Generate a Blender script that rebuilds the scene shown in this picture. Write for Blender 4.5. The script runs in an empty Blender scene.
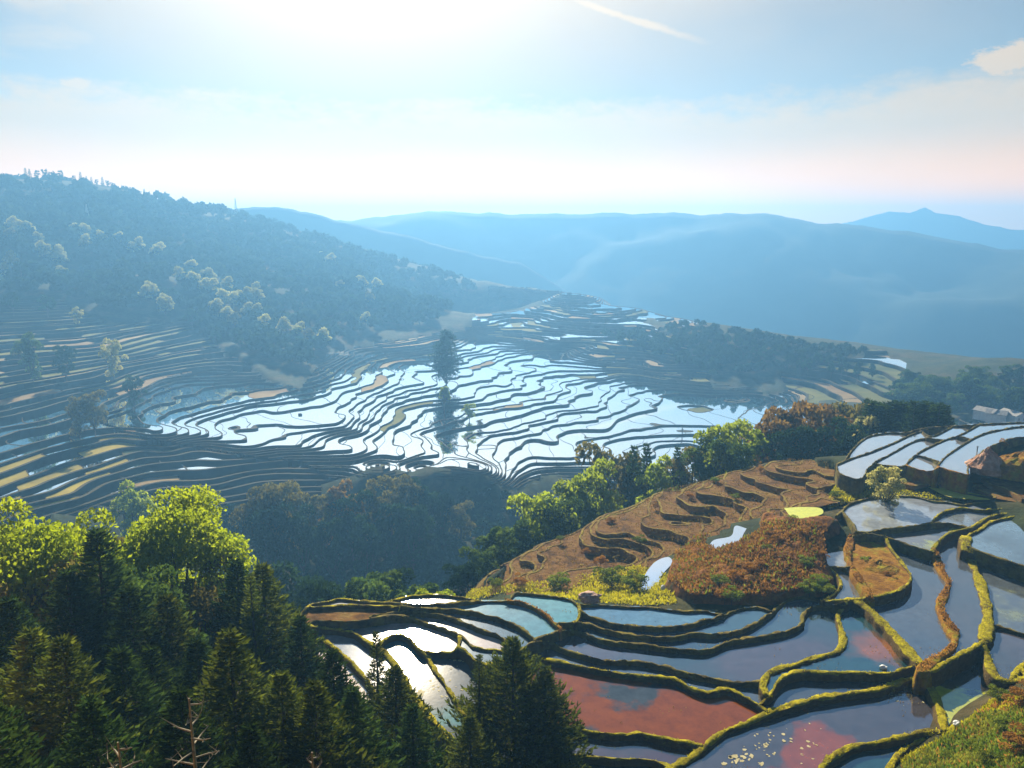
import bpy, math, random
import numpy as np
from collections import deque, defaultdict
random.seed(7)
rng = np.random.default_rng(11)
S = bpy.context.scene
COL = S.collection
R = math.radians
FP, CX, CY = 770.0, 512.0, 384.0
PIT = math.atan(154/770.0)
CP, SP = math.cos(PIT), math.sin(PIT)

# ------------------------------------------------------------------ camera maths
def ray(px, py):
    x = (px-CX)/FP; y = (CY-py)/FP
    return x, CP+y*SP, -SP+y*CP
def at_z(px, py, z):
    a, b, c = ray(px, py); t = z/c
    return (a*t, b*t, z)
def at_d(px, py, d):
    a, b, c = ray(px, py); t = d/math.hypot(a, b)
    return (a*t, b*t, c*t)
def project(x, y, z):
    f = y*CP - z*SP; u = y*SP + z*CP
    return CX+FP*x/f, CY-FP*u/f

# ------------------------------------------------------------------ the lie of the land
ctl = []
def cz(*pts):
    for px, py, z in pts: ctl.append(at_z(px, py, z))
DM = lambda d: d
def cd(*pts):
    for px, py, d in pts: ctl.append(at_d(px, py, DM(d)))
def ch(*pts):                      # bearing px, distance, height (hidden ground)
    for px, d, z in pts:
        a = math.atan2((px-CX)/FP, 1.0); ctl.append((math.sin(a)*d, math.cos(a)*d, z))
def line(z0, z1, *pp):
    n = max(1, len(pp)-1)
    for i, (a, b) in enumerate(pp): cz((a, b, z0+(z1-z0)*i/n))
# hillside under the viewpoint
ch((-200,4,-9),(512,4,-9),(1200,4,-9),(-300,10,-14),(512,10,-14),(1300,10,-12),(-300,22,-24),(100,22,-24),(350,22,-25),(512,22,-26),(800,22,-25),(1024,22,-21),(1300,22,-18),
   (-300,40,-34),(60,40,-35),(250,40,-37),(450,40,-40),(512,45,-43),(700,42,-41),(850,44,-42),(1024,44,-37),(1250,44,-30),
   (-300,62,-43),(100,62,-44),(250,60,-45),(360,58,-46.2),(-300,90,-55),(0,88,-53),(150,88,-52),(250,84,-51),(300,76,-48),
   (-300,130,-78),(100,130,-77),(200,120,-70),(-300,200,-106),(0,200,-108),(100,200,-108),(200,170,-100),(300,100,-62),(300,150,-94),(380,96,-54),
   (450,104,-60),(450,150,-94),(450,190,-112),(560,150,-75),(560,200,-104),(650,160,-66),(650,210,-98),(750,165,-60),(750,220,-96),
   (850,170,-54),(850,230,-92),(950,180,-50),(950,240,-84),(1060,190,-48),(1060,260,-82),(1300,130,-30),(1300,200,-44),(1300,300,-80),(1250,90,-33))
cz((1020,690,-42.6),(1020,760,-40.5),(1080,720,-38),(950,762,-44.2),(890,766,-45.6),(1060,650,-42.6))
# plateau of the near terraces
cz((640,700,-46.2),(640,750,-46.6),(620,790,-47),(640,668,-45.7),(700,660,-45.4),(650,641,-45),(650,620,-44.6),(545,608,-44.4),(500,612,-44.6),
   (480,620,-44.9),(420,626,-45.4),(440,660,-46),(400,655,-46),(345,645,-46),(345,612,-44.6),(430,600,-44.4),(800,683,-46),(760,742,-46.4),
   (860,640,-45.3),(905,590,-44.4),(958,610,-44.2),(970,690,-45.6),(1010,600,-44.4),(1010,660,-44.6),(1000,535,-42.5),(900,512,-42.6),(915,537,-43.2),
   (820,630,-45.2),(860,755,-46.8),(330,606,-44.3))
# mound and spur
cz((760,560,-43.2),(720,592,-44.4),(800,530,-42),(790,516,-41.6),(815,570,-43.4),(700,560,-45.6),(745,525,-44.2),(825,520,-41.9),
   (490,575,-54),(540,545,-52.3),(600,520,-50.4),(660,492,-48),(720,478,-46),(760,465,-44.3),(800,460,-43),(840,455,-41),
   (480,598,-53),(560,590,-50.5),(640,588,-48),(620,560,-50),(700,520,-46.8),(760,500,-44.4),(800,490,-43),(850,485,-41.6),(900,482,-41),(1000,485,-40.4),
   (870,455,-41.8),(920,455,-41.2),(960,455,-40.6),(1000,445,-39.8),(960,432,-40.8),(900,438,-42),(1050,440,-38.8),(1000,428,-40),(1050,490,-40.2))
# ravine below the valley terraces
cz((350,590,-116),(350,540,-112),(350,505,-107),(450,505,-109.5),(450,560,-115),(220,560,-113),(220,530,-108.5),(120,530,-107),(300,520,-109),(540,500,-110),(500,540,-114))
# terraces of the left slope
line(-84,-84,(-80,438),(0,420),(39,411),(64,404))
line(-87.5,-87.5,(-80,480),(0,453),(25,441),(59,432),(94,421))
line(-90.5,-90.5,(20,472),(49,460),(88,449),(122,439))
line(-93,-93,(-60,520),(47,482),(78,470),(117,457),(150,449),(182,447))
line(-97,-97,(80,500),(107,484),(137,477),(200,471))
line(-99.6,-100,(84,508),(125,496),(166,486),(214,485),(255,476))
line(-93.4,-95,(203,447),(218,452),(257,455),(289,453))
line(-96.4,-101.5,(315,459),(343,465),(377,467),(422,469),(469,482))
line(-86.4,-86.4,(116,410),(135,400),(152,391),(170,383))
line(-87.2,-87.2,(108,424),(135,408),(160,396),(192,386))
line(-88,-88,(130,430),(160,411),(184,401),(208,394),(228,388))
line(-88.8,-88.8,(150,436),(166,421),(190,410),(220,402),(250,394))
line(-89.6,-89.6,(170,440),(185,426),(206,413),(240,404),(278,397))
line(-90.4,-90.4,(194,437),(203,423),(229,411),(262,404),(300,400))
line(-91.2,-91.2,(214,439),(222,429),(246,420),(280,414),(310,412))
line(-92,-92,(242,444),(250,435),(280,427),(343,418))
line(-92.9,-92.9,(293,446),(297,439),(315,435),(343,429),(353,422))
line(-94,-94,(323,446),(325,439),(343,433),(358,424))
line(-94.8,-94.8,(347,438),(354,450),(377,462))
line(-96.4,-96.4,(382,445),(398,455),(431,464))
line(-97.2,-97.2,(403,434),(417,450),(450,460),(478,469))
line(-98,-98,(422,436),(434,450),(450,455))
line(-98.8,-98.8,(441,436),(450,445),(458,454))
line(-99.6,-99.6,(464,438),(466,450),(478,458))
cz((0,380,-76),(0,340,-66),(0,300,-54),(100,300,-56),(100,345,-69),(100,380,-80),(200,370,-84.5),(200,330,-72),(150,378,-84.5),(-100,300,-50),(-100,380,-72),
   (290,390,-89.4),(260,365,-83),(300,350,-80),(330,400,-91),(370,412,-94),(350,350,-87),(350,365,-88.6),(400,365,-92.2),(400,410,-96),(350,380,-89.8),(445,425,-98.4),(430,345,-88),
   (640,425,-102.4),(600,445,-102.6),(700,425,-102.4),(560,450,-102),(600,465,-103.4),(510,470,-102.2),(510,445,-101),(650,455,-104),(700,460,-105),
   (480,341,-91.2),(480,355,-92.6),(500,380,-95.4),(520,420,-99.6),(470,400,-96.2),(540,392,-97.6),(560,350,-93.6),(560,364,-95.4),(560,404,-99),
   (600,362,-95.8),(600,374,-97.2),(600,390,-99.4),(640,374,-97.8),(640,396,-101),(690,388,-100.4),(740,396,-101.8),(780,400,-101.6),(660,408,-101.8),
   (520,322,-84),(520,329,-85.2),(560,334,-86),(560,341,-87.3),(600,347,-88.5),(600,354,-89.8),(650,359,-92),(650,366,-93.2),(700,374,-96),(700,381,-97.2),(480,314,-80),(480,321,-81.2),
   (600,298,-74.5),(600,304,-75.5),(560,292,-72.5),(560,297,-73.2),(680,318,-80),(680,324,-81),(640,308,-77),(640,313,-78),(500,286,-70),(500,291,-71),(600,330,-83),(640,335,-84.5),(560,318,-79),(700,352,-86))
cz((700,322,-74),(750,333,-78),(800,345,-82),(880,352,-84),(930,362,-86),(760,385,-99),(820,398,-97),(850,380,-92),(900,395,-91),(760,360,-89),
   (980,418,-88),(1040,425,-88),(960,395,-87),(980,362,-79),(1020,358,-77),(1060,370,-78),(930,400,-91))
cd((0,250,760),(0,215,860),(0,179,950),(-80,172,950),(60,180,960),(110,188,980),(140,196,985),(170,203,1000),(205,208,1020),(235,213,1050),(300,232,1100),(360,252,1100),(430,268,1050),(490,280,960),
   (100,250,780),(200,250,820),(200,290,680),(300,290,720),(300,330,600),(400,300,760),(400,325,660),(120,220,860),(30,275,700),(120,275,700),(-150,260,760),(-200,180,950),
   (30,202,900),(180,228,900),(250,260,850),(330,270,850))
for px in range(-250, 1300, 90):
    left = px < 420
    ch((px,1350,-70 if left else -190),(px,1750,-235),(px,5000,-235))
    if not left: ch((px,880,-135 if px > 600 else -112))
ctl = np.array(ctl)
def uv(x, y):
    return np.arctan2(x, y), np.log(np.maximum(np.hypot(x, y), 1e-3))
cu, cv = uv(ctl[:,0], ctl[:,1])
CC = 0.012
def phi(du, dv): return -np.sqrt(du*du + dv*dv + CC*CC)
N = len(ctl)
A = np.zeros((N+3, N+3))
A[:N,:N] = phi(cu[:,None]-cu[None], cv[:,None]-cv[None]) + 0.002*np.eye(N)
A[:N,N] = 1; A[:N,N+1] = cu; A[:N,N+2] = cv
A[N,:N] = 1; A[N+1,:N] = cu; A[N+2,:N] = cv
WT = np.linalg.solve(A, np.concatenate([ctl[:,2], np.zeros(3)]))
def G(x, y):
    x = np.atleast_1d(np.asarray(x, float)); y = np.atleast_1d(np.asarray(y, float))
    u, v = uv(x, y); v = np.clip(v, 1.2, math.log(4800)); out = np.empty(x.shape)
    uf, vf, of = u.ravel(), v.ravel(), out.ravel()
    for i in range(0, uf.size, 20000):
        a, b = uf[i:i+20000], vf[i:i+20000]
        of[i:i+20000] = phi(a[:,None]-cu[None], b[:,None]-cv[None]) @ WT[:N] + WT[N] + WT[N+1]*a + WT[N+2]*b
    return of.reshape(x.shape)
def G1(x, y): return float(G(x, y)[0])

def hit(px, py):
    a, b, c = ray(px, py); t = np.arange(20, 400, .25); k = np.nonzero(c*t < G(a*t, b*t))[0]
    return (a*t[k[0]], b*t[k[0]], c*t[k[0]])
# value noise in numpy
_perm = rng.random((64, 64))
def vnoise(x, y):
    xi = np.floor(x).astype(int); yi = np.floor(y).astype(int)
    fx = x-xi; fy = y-yi; fx = fx*fx*(3-2*fx); fy = fy*fy*(3-2*fy)
    g = lambda a, b: _perm[a % 64, b % 64]
    return (g(xi,yi)*(1-fx)+g(xi+1,yi)*fx)*(1-fy)+(g(xi,yi+1)*(1-fx)+g(xi+1,yi+1)*fx)*fy - .5
def fbm(x, y, o=4):
    s = 0; a = 1.0
    for k in range(o):
        s = s + a*vnoise(x*2**k+17.3*k, y*2**k-9.1*k); a *= .5
    return s

# ------------------------------------------------------------------ materials
def mat(name):
    m = bpy.data.materials.new(name); m.use_nodes = True
    nt = m.node_tree; nt.nodes.clear()
    return m, nt, nt.nodes.new('ShaderNodeOutputMaterial')
def nd(nt, t, **kw):
    n = nt.nodes.new('ShaderNode'+t)
    for k, v in kw.items():
        if k in n.inputs.keys(): n.inputs[k].default_value = v
        else: setattr(n, k, v)
    return n
def rgba(c): return (c[0], c[1], c[2], 1)
def noise_mix(nt, cols, scale, coord='Object', detail=5, lo=.35, hi=.65, rough=.6):
    tc = nd(nt, 'TexCoord') if coord != 'Pos' else nd(nt, 'NewGeometry')
    nz = nd(nt, 'TexNoise', Scale=scale, Detail=detail, Roughness=rough)
    nt.links.new(tc.outputs['Position' if coord == 'Pos' else coord], nz.inputs['Vector'])
    cr = nd(nt, 'ValToRGB'); e = cr.color_ramp.elements
    e[0].position = lo; e[0].color = rgba(cols[0]); e[1].position = hi; e[1].color = rgba(cols[-1])
    for i, c in enumerate(cols[1:-1]):
        x = e.new(lo+(hi-lo)*(i+1)/(len(cols)-1)); x.color = rgba(c)
    nt.links.new(nz.outputs['Fac'], cr.inputs['Fac'])
    return cr.outputs['Color'], nz
def mixc(nt, a, b, f, mode='MIX'):
    m = nt.nodes.new('ShaderNodeMix'); m.data_type = 'RGBA'; m.blend_type = mode
    for sock, v in ((m.inputs[0], f), (m.inputs[6], a), (m.inputs[7], b)):
        if hasattr(v, 'links'): nt.links.new(v, sock)
        elif isinstance(v, (int, float)): sock.default_value = v
        else: sock.default_value = rgba(v)
    return m.outputs[2]
def soil(name, cols, scale, cols2=None, scale2=None, bump=.5, bscale=3, rough=.95, side=None):
    m, nt, o = mat(name)
    c, nz = noise_mix(nt, cols, scale, 'Pos')
    if side:                                           # bare cut mud on the steep faces, moss on top
        gn = nd(nt, 'NewGeometry'); sx = nd(nt, 'SeparateXYZ'); nt.links.new(gn.outputs['True Normal'], sx.inputs[0])
        ab = nd(nt, 'Math', operation='ABSOLUTE'); nt.links.new(sx.outputs['Z'], ab.inputs[0])
        ns = nd(nt, 'TexNoise', Scale=1.3, Detail=4); nt.links.new(gn.outputs['Position'], ns.inputs['Vector'])
        sm = nd(nt, 'Math', operation='ADD'); nt.links.new(ab.outputs[0], sm.inputs[0]); nt.links.new(ns.outputs['Fac'], sm.inputs[1])
        mr = nd(nt, 'MapRange'); mr.inputs['From Min'].default_value = .85; mr.inputs['From Max'].default_value = 1.2; nt.links.new(sm.outputs[0], mr.inputs[0])
        c = mixc(nt, side, c, mr.outputs[0])
    if cols2:
        c2, _ = noise_mix(nt, cols2, scale2, 'Pos', lo=.3, hi=.7)
        c = mixc(nt, c, c2, 1.0, 'MULTIPLY')
    p = nd(nt, 'BsdfPrincipled', Roughness=rough); p.inputs['Specular IOR Level'].default_value = .1
    nt.links.new(c, p.inputs['Base Color'])
    g = nd(nt, 'NewGeometry'); bz = nd(nt, 'TexNoise', Scale=bscale, Detail=6, Roughness=.7)
    nt.links.new(g.outputs['Position'], bz.inputs['Vector'])
    b = nd(nt, 'Bump', Strength=bump, Distance=.3)
    nt.links.new(bz.outputs['Fac'], b.inputs['Height']); nt.links.new(b.outputs['Normal'], p.inputs['Normal'])
    nt.links.new(p.outputs[0], o.inputs[0]); return m
def leafy(name, c1, c2, trans=.5, scale=.35, tcol=None, vr=(.55,1.45)):
    m, nt, o = mat(name)
    c, nz = noise_mix(nt, [c1, c2], scale, 'Object', detail=3)
    g = nd(nt, 'NewGeometry'); oi = nd(nt, 'ObjectInfo')
    ad = nd(nt, 'Math', operation='ADD'); nt.links.new(g.outputs['Random Per Island'], ad.inputs[0]); nt.links.new(oi.outputs['Random'], ad.inputs[1])
    mr = nd(nt, 'MapRange'); mr.inputs['From Max'].default_value = 2; mr.inputs['To Min'].default_value = vr[0]; mr.inputs['To Max'].default_value = vr[1]
    nt.links.new(ad.outputs[0], mr.inputs['Value'])
    hs = nd(nt, 'HueSaturation'); nt.links.new(c, hs.inputs['Color']); nt.links.new(mr.outputs[0], hs.inputs['Value'])
    d = nd(nt, 'BsdfDiffuse'); t = nd(nt, 'BsdfTranslucent'); mx = nd(nt, 'MixShader'); mx.inputs[0].default_value = trans
    nt.links.new(hs.outputs[0], d.inputs[0])
    if tcol: nt.links.new(mixc(nt, hs.outputs[0], tcol, .5), t.inputs[0])
    else: nt.links.new(hs.outputs[0], t.inputs[0])
    nt.links.new(d.outputs[0], mx.inputs[1]); nt.links.new(t.outputs[0], mx.inputs[2]); nt.links.new(mx.outputs[0], o.inputs[0])
    return m
def plain(name, c, rough=.7, c2=None, scale=2):
    m, nt, o = mat(name); p = nd(nt, 'BsdfPrincipled', Roughness=rough)
    col, _ = noise_mix(nt, [c, c2 or tuple(v*.6 for v in c)], scale); nt.links.new(col, p.inputs['Base Color'])
    nt.links.new(p.outputs[0], o.inputs[0]); return m
def water(name, c1, c2, scale=.12, lo=.45, hi=.55, base=.12, gain=1.6, rough=.03, c3=None, seed=0, ripple=.02):
    m, nt, o = mat(name)
    g = nd(nt, 'NewGeometry'); mp = nd(nt, 'Mapping'); mp.inputs['Location'].default_value = (seed*31.7, seed*12.3, 0)
    nt.links.new(g.outputs['Position'], mp.inputs[0])
    nz = nd(nt, 'TexNoise', Scale=scale, Detail=5, Roughness=.55); nt.links.new(mp.outputs[0], nz.inputs['Vector'])
    cr = nd(nt, 'ValToRGB'); e = cr.color_ramp.elements
    e[0].position = lo; e[0].color = rgba(c1); e[1].position = hi; e[1].color = rgba(c2)
    nt.links.new(nz.outputs['Fac'], cr.inputs[0]); col = cr.outputs[0]
    nz2 = nd(nt, 'TexNoise', Scale=.9, Detail=6, Roughness=.7); nt.links.new(mp.outputs[0], nz2.inputs['Vector'])
    mr = nd(nt, 'MapRange'); mr.inputs['From Min'].default_value = .3; mr.inputs['From Max'].default_value = .7
    mr.inputs['To Min'].default_value = .7; mr.inputs['To Max'].default_value = 1.25; nt.links.new(nz2.outputs['Fac'], mr.inputs[0])
    hs = nd(nt, 'HueSaturation'); nt.links.new(col, hs.inputs['Color']); nt.links.new(mr.outputs[0], hs.inputs['Value'])
    d = nd(nt, 'BsdfDiffuse'); nt.links.new(hs.outputs[0], d.inputs[0])
    gl = nd(nt, 'BsdfGlossy', Roughness=rough); gl.inputs['Color'].default_value = (1,1,1,1)
    fr = nd(nt, 'Fresnel', IOR=1.33); ma = nd(nt, 'Math', operation='MULTIPLY_ADD', use_clamp=True)
    nt.links.new(fr.outputs[0], ma.inputs[0]); ma.inputs[1].default_value = gain; ma.inputs[2].default_value = base
    rp = nd(nt, 'TexNoise', Scale=2.2, Detail=3); nt.links.new(mp.outputs[0], rp.inputs['Vector'])
    b = nd(nt, 'Bump', Strength=ripple, Distance=.1); nt.links.new(rp.outputs['Fac'], b.inputs['Height'])
    nt.links.new(b.outputs[0], gl.inputs['Normal'])
    mx = nd(nt, 'MixShader'); nt.links.new(ma.outputs[0], mx.inputs[0]); nt.links.new(d.outputs[0], mx.inputs[1]); nt.links.new(gl.outputs[0], mx.inputs[2])
    nt.links.new(mx.outputs[0], o.inputs[0]); return m

M = {}
M['ground'] = soil('hillside', [(.012,.025,.009),(.03,.045,.014),(.07,.055,.022)], .05, [(.5,.5,.5),(1,1,1)], .4, 1, 1.2)
M['mountain'] = soil('mountain_green', [(.010,.025,.018),(.028,.045,.024)], .004, [(.6,.6,.6),(1,1,1)], .02, .4, .05)
M['bund'] = soil('mossy_earth', [(.13,.105,.012),(.32,.29,.010),(.46,.40,.014)], .55, [(.55,.5,.45),(1,1,1)], 2.2, .9, 4, side=(.13,.09,.03))
M['rustbund'] = soil('rusty_moss', [(.20,.09,.012),(.34,.17,.015),(.30,.26,.015)], .6, [(.55,.5,.45),(1,1,1)], 2.2, .9, 4)
M['darkbund'] = soil('bare_dark_earth', [(.07,.058,.022),(.16,.13,.035),(.20,.18,.03)], .5, [(.6,.55,.5),(1,1,1)], 2.2, .9, 4)
M['brown'] = soil('fallow_soil', [(.085,.042,.012),(.19,.095,.022),(.22,.14,.035)], .3, [(.6,.55,.5),(1,1,1)], 1.2, .8, 2)
M['spurrim'] = soil('dry_grass_rim', [(.14,.085,.02),(.28,.19,.04),(.30,.25,.03)], .3, [(.5,.5,.45),(1,1,1)], 1.6, .9, 3)
M['brownwall'] = soil('fallow_bank', [(.13,.075,.025),(.24,.14,.045)], .2, None, None, .8, 2)
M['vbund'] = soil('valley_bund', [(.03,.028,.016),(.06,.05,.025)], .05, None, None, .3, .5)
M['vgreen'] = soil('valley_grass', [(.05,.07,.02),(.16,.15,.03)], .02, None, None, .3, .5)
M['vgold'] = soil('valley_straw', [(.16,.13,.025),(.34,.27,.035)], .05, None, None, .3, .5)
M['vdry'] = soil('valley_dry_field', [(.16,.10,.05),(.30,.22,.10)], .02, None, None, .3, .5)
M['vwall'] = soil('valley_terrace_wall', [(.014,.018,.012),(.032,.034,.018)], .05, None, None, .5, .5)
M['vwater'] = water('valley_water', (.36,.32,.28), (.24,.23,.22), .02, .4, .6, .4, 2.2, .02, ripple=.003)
M['bark'] = plain('bark', (.06,.045,.03), .9, (.025,.02,.015), 6)
M['palebark'] = plain('pale_dead_wood', (.24,.21,.14), .8, (.12,.10,.06), 6)
M['needle'] = leafy('dark_needles', (.012,.030,.007), (.036,.058,.009), .5, .5, None, (.3,2.2))
M['needle2'] = leafy('olive_needles', (.032,.052,.008), (.09,.105,.010), .5, .5, None, (.3,2.2))
M['yleaf'] = leafy('yellow_green_leaves', (.11,.18,.012), (.28,.31,.012), .6, .22, (.40,.50,.01))
M['gleaf'] = leafy('green_leaves', (.04,.085,.016), (.10,.15,.02), .5, .25)
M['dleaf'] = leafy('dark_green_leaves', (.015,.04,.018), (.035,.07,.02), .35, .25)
M['rleaf'] = leafy('rusty_leaves', (.13,.075,.018), (.29,.18,.03), .5, .25)
M['oleaf'] = leafy('olive_leaves', (.09,.085,.02), (.2,.17,.03), .5, .25)
M['pleaf'] = leafy('pale_leaves', (.30,.31,.09), (.52,.48,.18), .5, .25)
M['hleaf'] = leafy('hill_forest_leaves', (.010,.026,.012), (.03,.05,.018), .3, .02)
M['grass'] = leafy('bund_grass', (.30,.30,.010), (.50,.45,.014), .55, .4)
M['ggrass'] = leafy('green_grass', (.09,.17,.015), (.26,.27,.03), .5, .4)
M['bgrass'] = leafy('dead_bracken', (.20,.095,.022), (.42,.22,.04), .5, .3)
M['stone'] = plain('pink_stone', (.5,.33,.27), .9, (.28,.16,.12), 3)
M['white'] = plain('white_paint', (.75,.75,.72), .7, (.6,.6,.58), 1)
M['roof'] = plain('grey_roof', (.28,.27,.26), .8, (.18,.17,.17), 1)
M['redearth'] = soil('red_earth', [(.42,.20,.12),(.68,.46,.34)], .5, [(.5,.5,.5),(1,1,1)], 1.5, .9, 2)
M['steel'] = plain('grey_steel', (.35,.36,.38), .6)
M['foam'] = plain('scum', (.40,.36,.20), .8, (.25,.22,.10), 2)

# ------------------------------------------------------------------ mesh helpers
class MB:
    def __init__(s): s.v = []; s.f = []; s.m = []
    def face(s, pts, m=0):
        i = len(s.v); s.v.extend(pts); s.f.append(tuple(range(i, i+len(pts)))); s.m.append(m)
    def tube(s, pts, rad, n=6, m=0, cap=True):
        pts = [np.array(p, float) for p in pts]; b = len(s.v); k = len(pts)
        for i, p in enumerate(pts):
            t = pts[min(i+1,k-1)]-pts[max(i-1,0)]; t /= (np.linalg.norm(t)+1e-9)
            a = np.cross(t, (0,0,1) if abs(t[2]) < .9 else (1,0,0)); a /= np.linalg.norm(a); c = np.cross(t, a)
            for j in range(n):
                w = 2*math.pi*j/n; s.v.append(tuple(p+rad[i]*(a*math.cos(w)+c*math.sin(w))))
        for i in range(k-1):
            for j in range(n):
                s.f.append((b+i*n+j, b+i*n+(j+1)%n, b+(i+1)*n+(j+1)%n, b+(i+1)*n+j)); s.m.append(m)
        if cap:
            s.f.append(tuple(b+j for j in range(n))); s.m.append(m)
            s.f.append(tuple(b+(k-1)*n+j for j in range(n))[::-1]); s.m.append(m)
    def box(s, c, d, m=0, rz=0):
        b = len(s.v); ca, sa = math.cos(rz), math.sin(rz)
        for dz in (-1,1):
            for dx, dy in ((-1,-1),(1,-1),(1,1),(-1,1)):
                x, y = dx*d[0]/2, dy*d[1]/2
                s.v.append((c[0]+x*ca-y*sa, c[1]+x*sa+y*ca, c[2]+dz*d[2]/2))
        for q in ((3,2,1,0),(4,5,6,7),(0,1,5,4),(1,2,6,5),(2,3,7,6),(3,0,4,7)):
            s.f.append(tuple(b+i for i in q)); s.m.append(m)
    def mesh(s, name, mats, smooth=False):
        me = bpy.data.meshes.new(name); me.from_pydata(s.v, [], s.f)
        for m in mats: me.materials.append(m)
        if len(mats) > 1: me.polygons.foreach_set('material_index', s.m)
        if smooth: me.polygons.foreach_set('use_smooth', [True]*len(s.f))
        me.update(); return me
def np_mesh(name, V, Q, mats, mi=None, smooth=False):
    Q = np.asarray(Q, dtype=np.int32); k = Q.shape[1]
    me = bpy.data.meshes.new(name); me.vertices.add(len(V)); me.vertices.foreach_set('co', np.asarray(V, dtype=np.float32).ravel())
    me.loops.add(Q.size); me.loops.foreach_set('vertex_index', Q.ravel())
    me.polygons.add(len(Q)); me.polygons.foreach_set('loop_start', np.arange(0, Q.size, k, dtype=np.int32))
    me.polygons.foreach_set('loop_total', np.full(len(Q), k, dtype=np.int32))
    for m in mats: me.materials.append(m)
    if mi is not None: me.polygons.foreach_set('material_index', np.asarray(mi, dtype=np.int32))
    if smooth: me.polygons.foreach_set('use_smooth', np.ones(len(Q), dtype=bool))
    me.update(calc_edges=True); me.validate(); return me
def link(name, me, parent=None, label=None, cat=None, group=None, kind=None):
    o = bpy.data.objects.new(name, me); COL.objects.link(o)
    if parent: o.parent = parent
    if label: o['label'] = label
    if cat: o['category'] = cat
    if group: o['group'] = group
    if kind: o['kind'] = kind
    return o
def rand_dirs(n):
    d = rng.normal(size=(n,3)); return d/np.linalg.norm(d, axis=1)[:,None]
def quads_at(P, L, Wd, D=None, up=None):
    """leaf quads: centres P, length L, width Wd, long axis D"""
    n = len(P)
    if D is None: D = rand_dirs(n)
    Bv = np.cross(D, rand_dirs(n)); Bv /= (np.linalg.norm(Bv, axis=1)[:,None]+1e-9)
    L = np.broadcast_to(np.asarray(L, float), (n,))[:,None]; Wd = np.broadcast_to(np.asarray(Wd, float), (n,))[:,None]
    a = P-D*L/2; c = P+D*L/2; b = P-D*L*.05-Bv*Wd/2; d = P-D*L*.05+Bv*Wd/2
    V = np.stack([a,b,c,d], 1).reshape(-1,3)
    return V, np.arange(4*n).reshape(n,4)

# ------------------------------------------------------------------ ground sheet
def inpoly(px, py, poly):
    px = np.asarray(px); py = np.asarray(py); ins = np.zeros(px.shape, bool); n = len(poly)
    for i in range(n):
        x0,y0 = poly[i]; x1,y1 = poly[(i+1)%n]
        c = ((y0 > py) != (y1 > py)) & (px < (x1-x0)*(py-y0)/((y1-y0) or 1e-9)+x0)
        ins ^= c
    return ins
PATCH = dict(
 valley=([(96,420),(125,392),(165,376),(214,366),(255,374),(300,388),(325,352),(360,343),(400,338),(440,330),(470,326),(560,344),(640,366),(720,384),(800,391),(830,415),(760,450),(700,485),(600,492),(548,476),(520,490),(440,482),(360,478),(330,480),(300,462),(255,458),(203,448),(150,440)], 235, 720),
 left=([(-90,300),(60,298),(110,318),(190,314),(214,340),(255,366),(270,382),(214,372),(165,382),(125,396),(98,421),(150,438),(203,446),(255,456),(300,460),(345,480),(330,492),(290,505),(220,508),(170,512),(80,522),(-90,545)], 235, 660),
 farA=([(486,284),(600,294),(700,317),(694,330),(590,309),(486,297)], 600, 1080),
 farB=([(474,302),(560,303),(640,318),(690,345),(716,380),(700,389),(620,366),(560,349),(470,327)], 500, 800),
 right=([(770,372),(840,350),(880,349),(905,356),(912,372),(900,388),(905,402),(800,404)], 380, 620),
 rightv=([(925,408),(960,404),(1060,418),(1060,436),(925,436)], 290, 420),
 spur=([(452,600),(500,570),(545,540),(600,517),(660,489),(720,475),(790,458),(835,458),(842,476),(870,484),(905,474),(960,480),(1060,482),(1060,506),(900,493),(840,506),(800,514),(740,522),(700,545),(664,560),(640,594),(600,596),(520,594)], 84, 160),
)
def patch_mask(x, y, z):
    px, py = project(x, y, z); r = np.hypot(x, y); m = np.zeros(x.shape, bool)
    for poly, a, b in PATCH.values(): m |= inpoly(px, py, poly) & (r > a) & (r < b)
    return m
def ground():
    az = np.radians(np.arange(-62, 62.01, .25)); r = np.exp(np.arange(math.log(3), math.log(3200), .02))
    RR, AA = np.meshgrid(r, az, indexing='ij'); X = RR*np.sin(AA); Y = RR*np.cos(AA)
    Z = G(X, Y); m = patch_mask(X, Y, Z).astype(float)
    mm = m.copy()
    for ax in (0,1):
        for s in (1,-1): mm = np.minimum(mm, np.roll(m, s, ax))
    Z += (1-mm)*(fbm(X/9, Y/9)*np.clip((RR-40)/400, .12, 1.0)*1.2 + fbm(X/70, Y/70)*np.clip((RR-600)/200, 0, 1)*7*np.clip((1500-RR)/400, 0, 1))
    px, py = project(X, Y, G(X, Y))
    mound = inpoly(px, py, [(690,604),(664,590),(672,560),(700,540),(742,524),(775,512),(835,510),(850,530),(822,542),(830,570),(845,585),(820,598),(770,606)]) & (RR > 80) & (RR < 112)
    Z -= mm*4.5
    nr, na = X.shape; V = np.stack([X,Y,Z], -1).reshape(-1,3)
    i = np.arange((nr-1)*na).reshape(nr-1, na)[:, :-1].ravel()
    Q = np.stack([i, i+na, i+na+1, i+1], 1)[:, ::-1]
    return np_mesh('ground', V, Q, [M['ground']], smooth=True)
link('ground', ground(), kind='structure')
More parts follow.
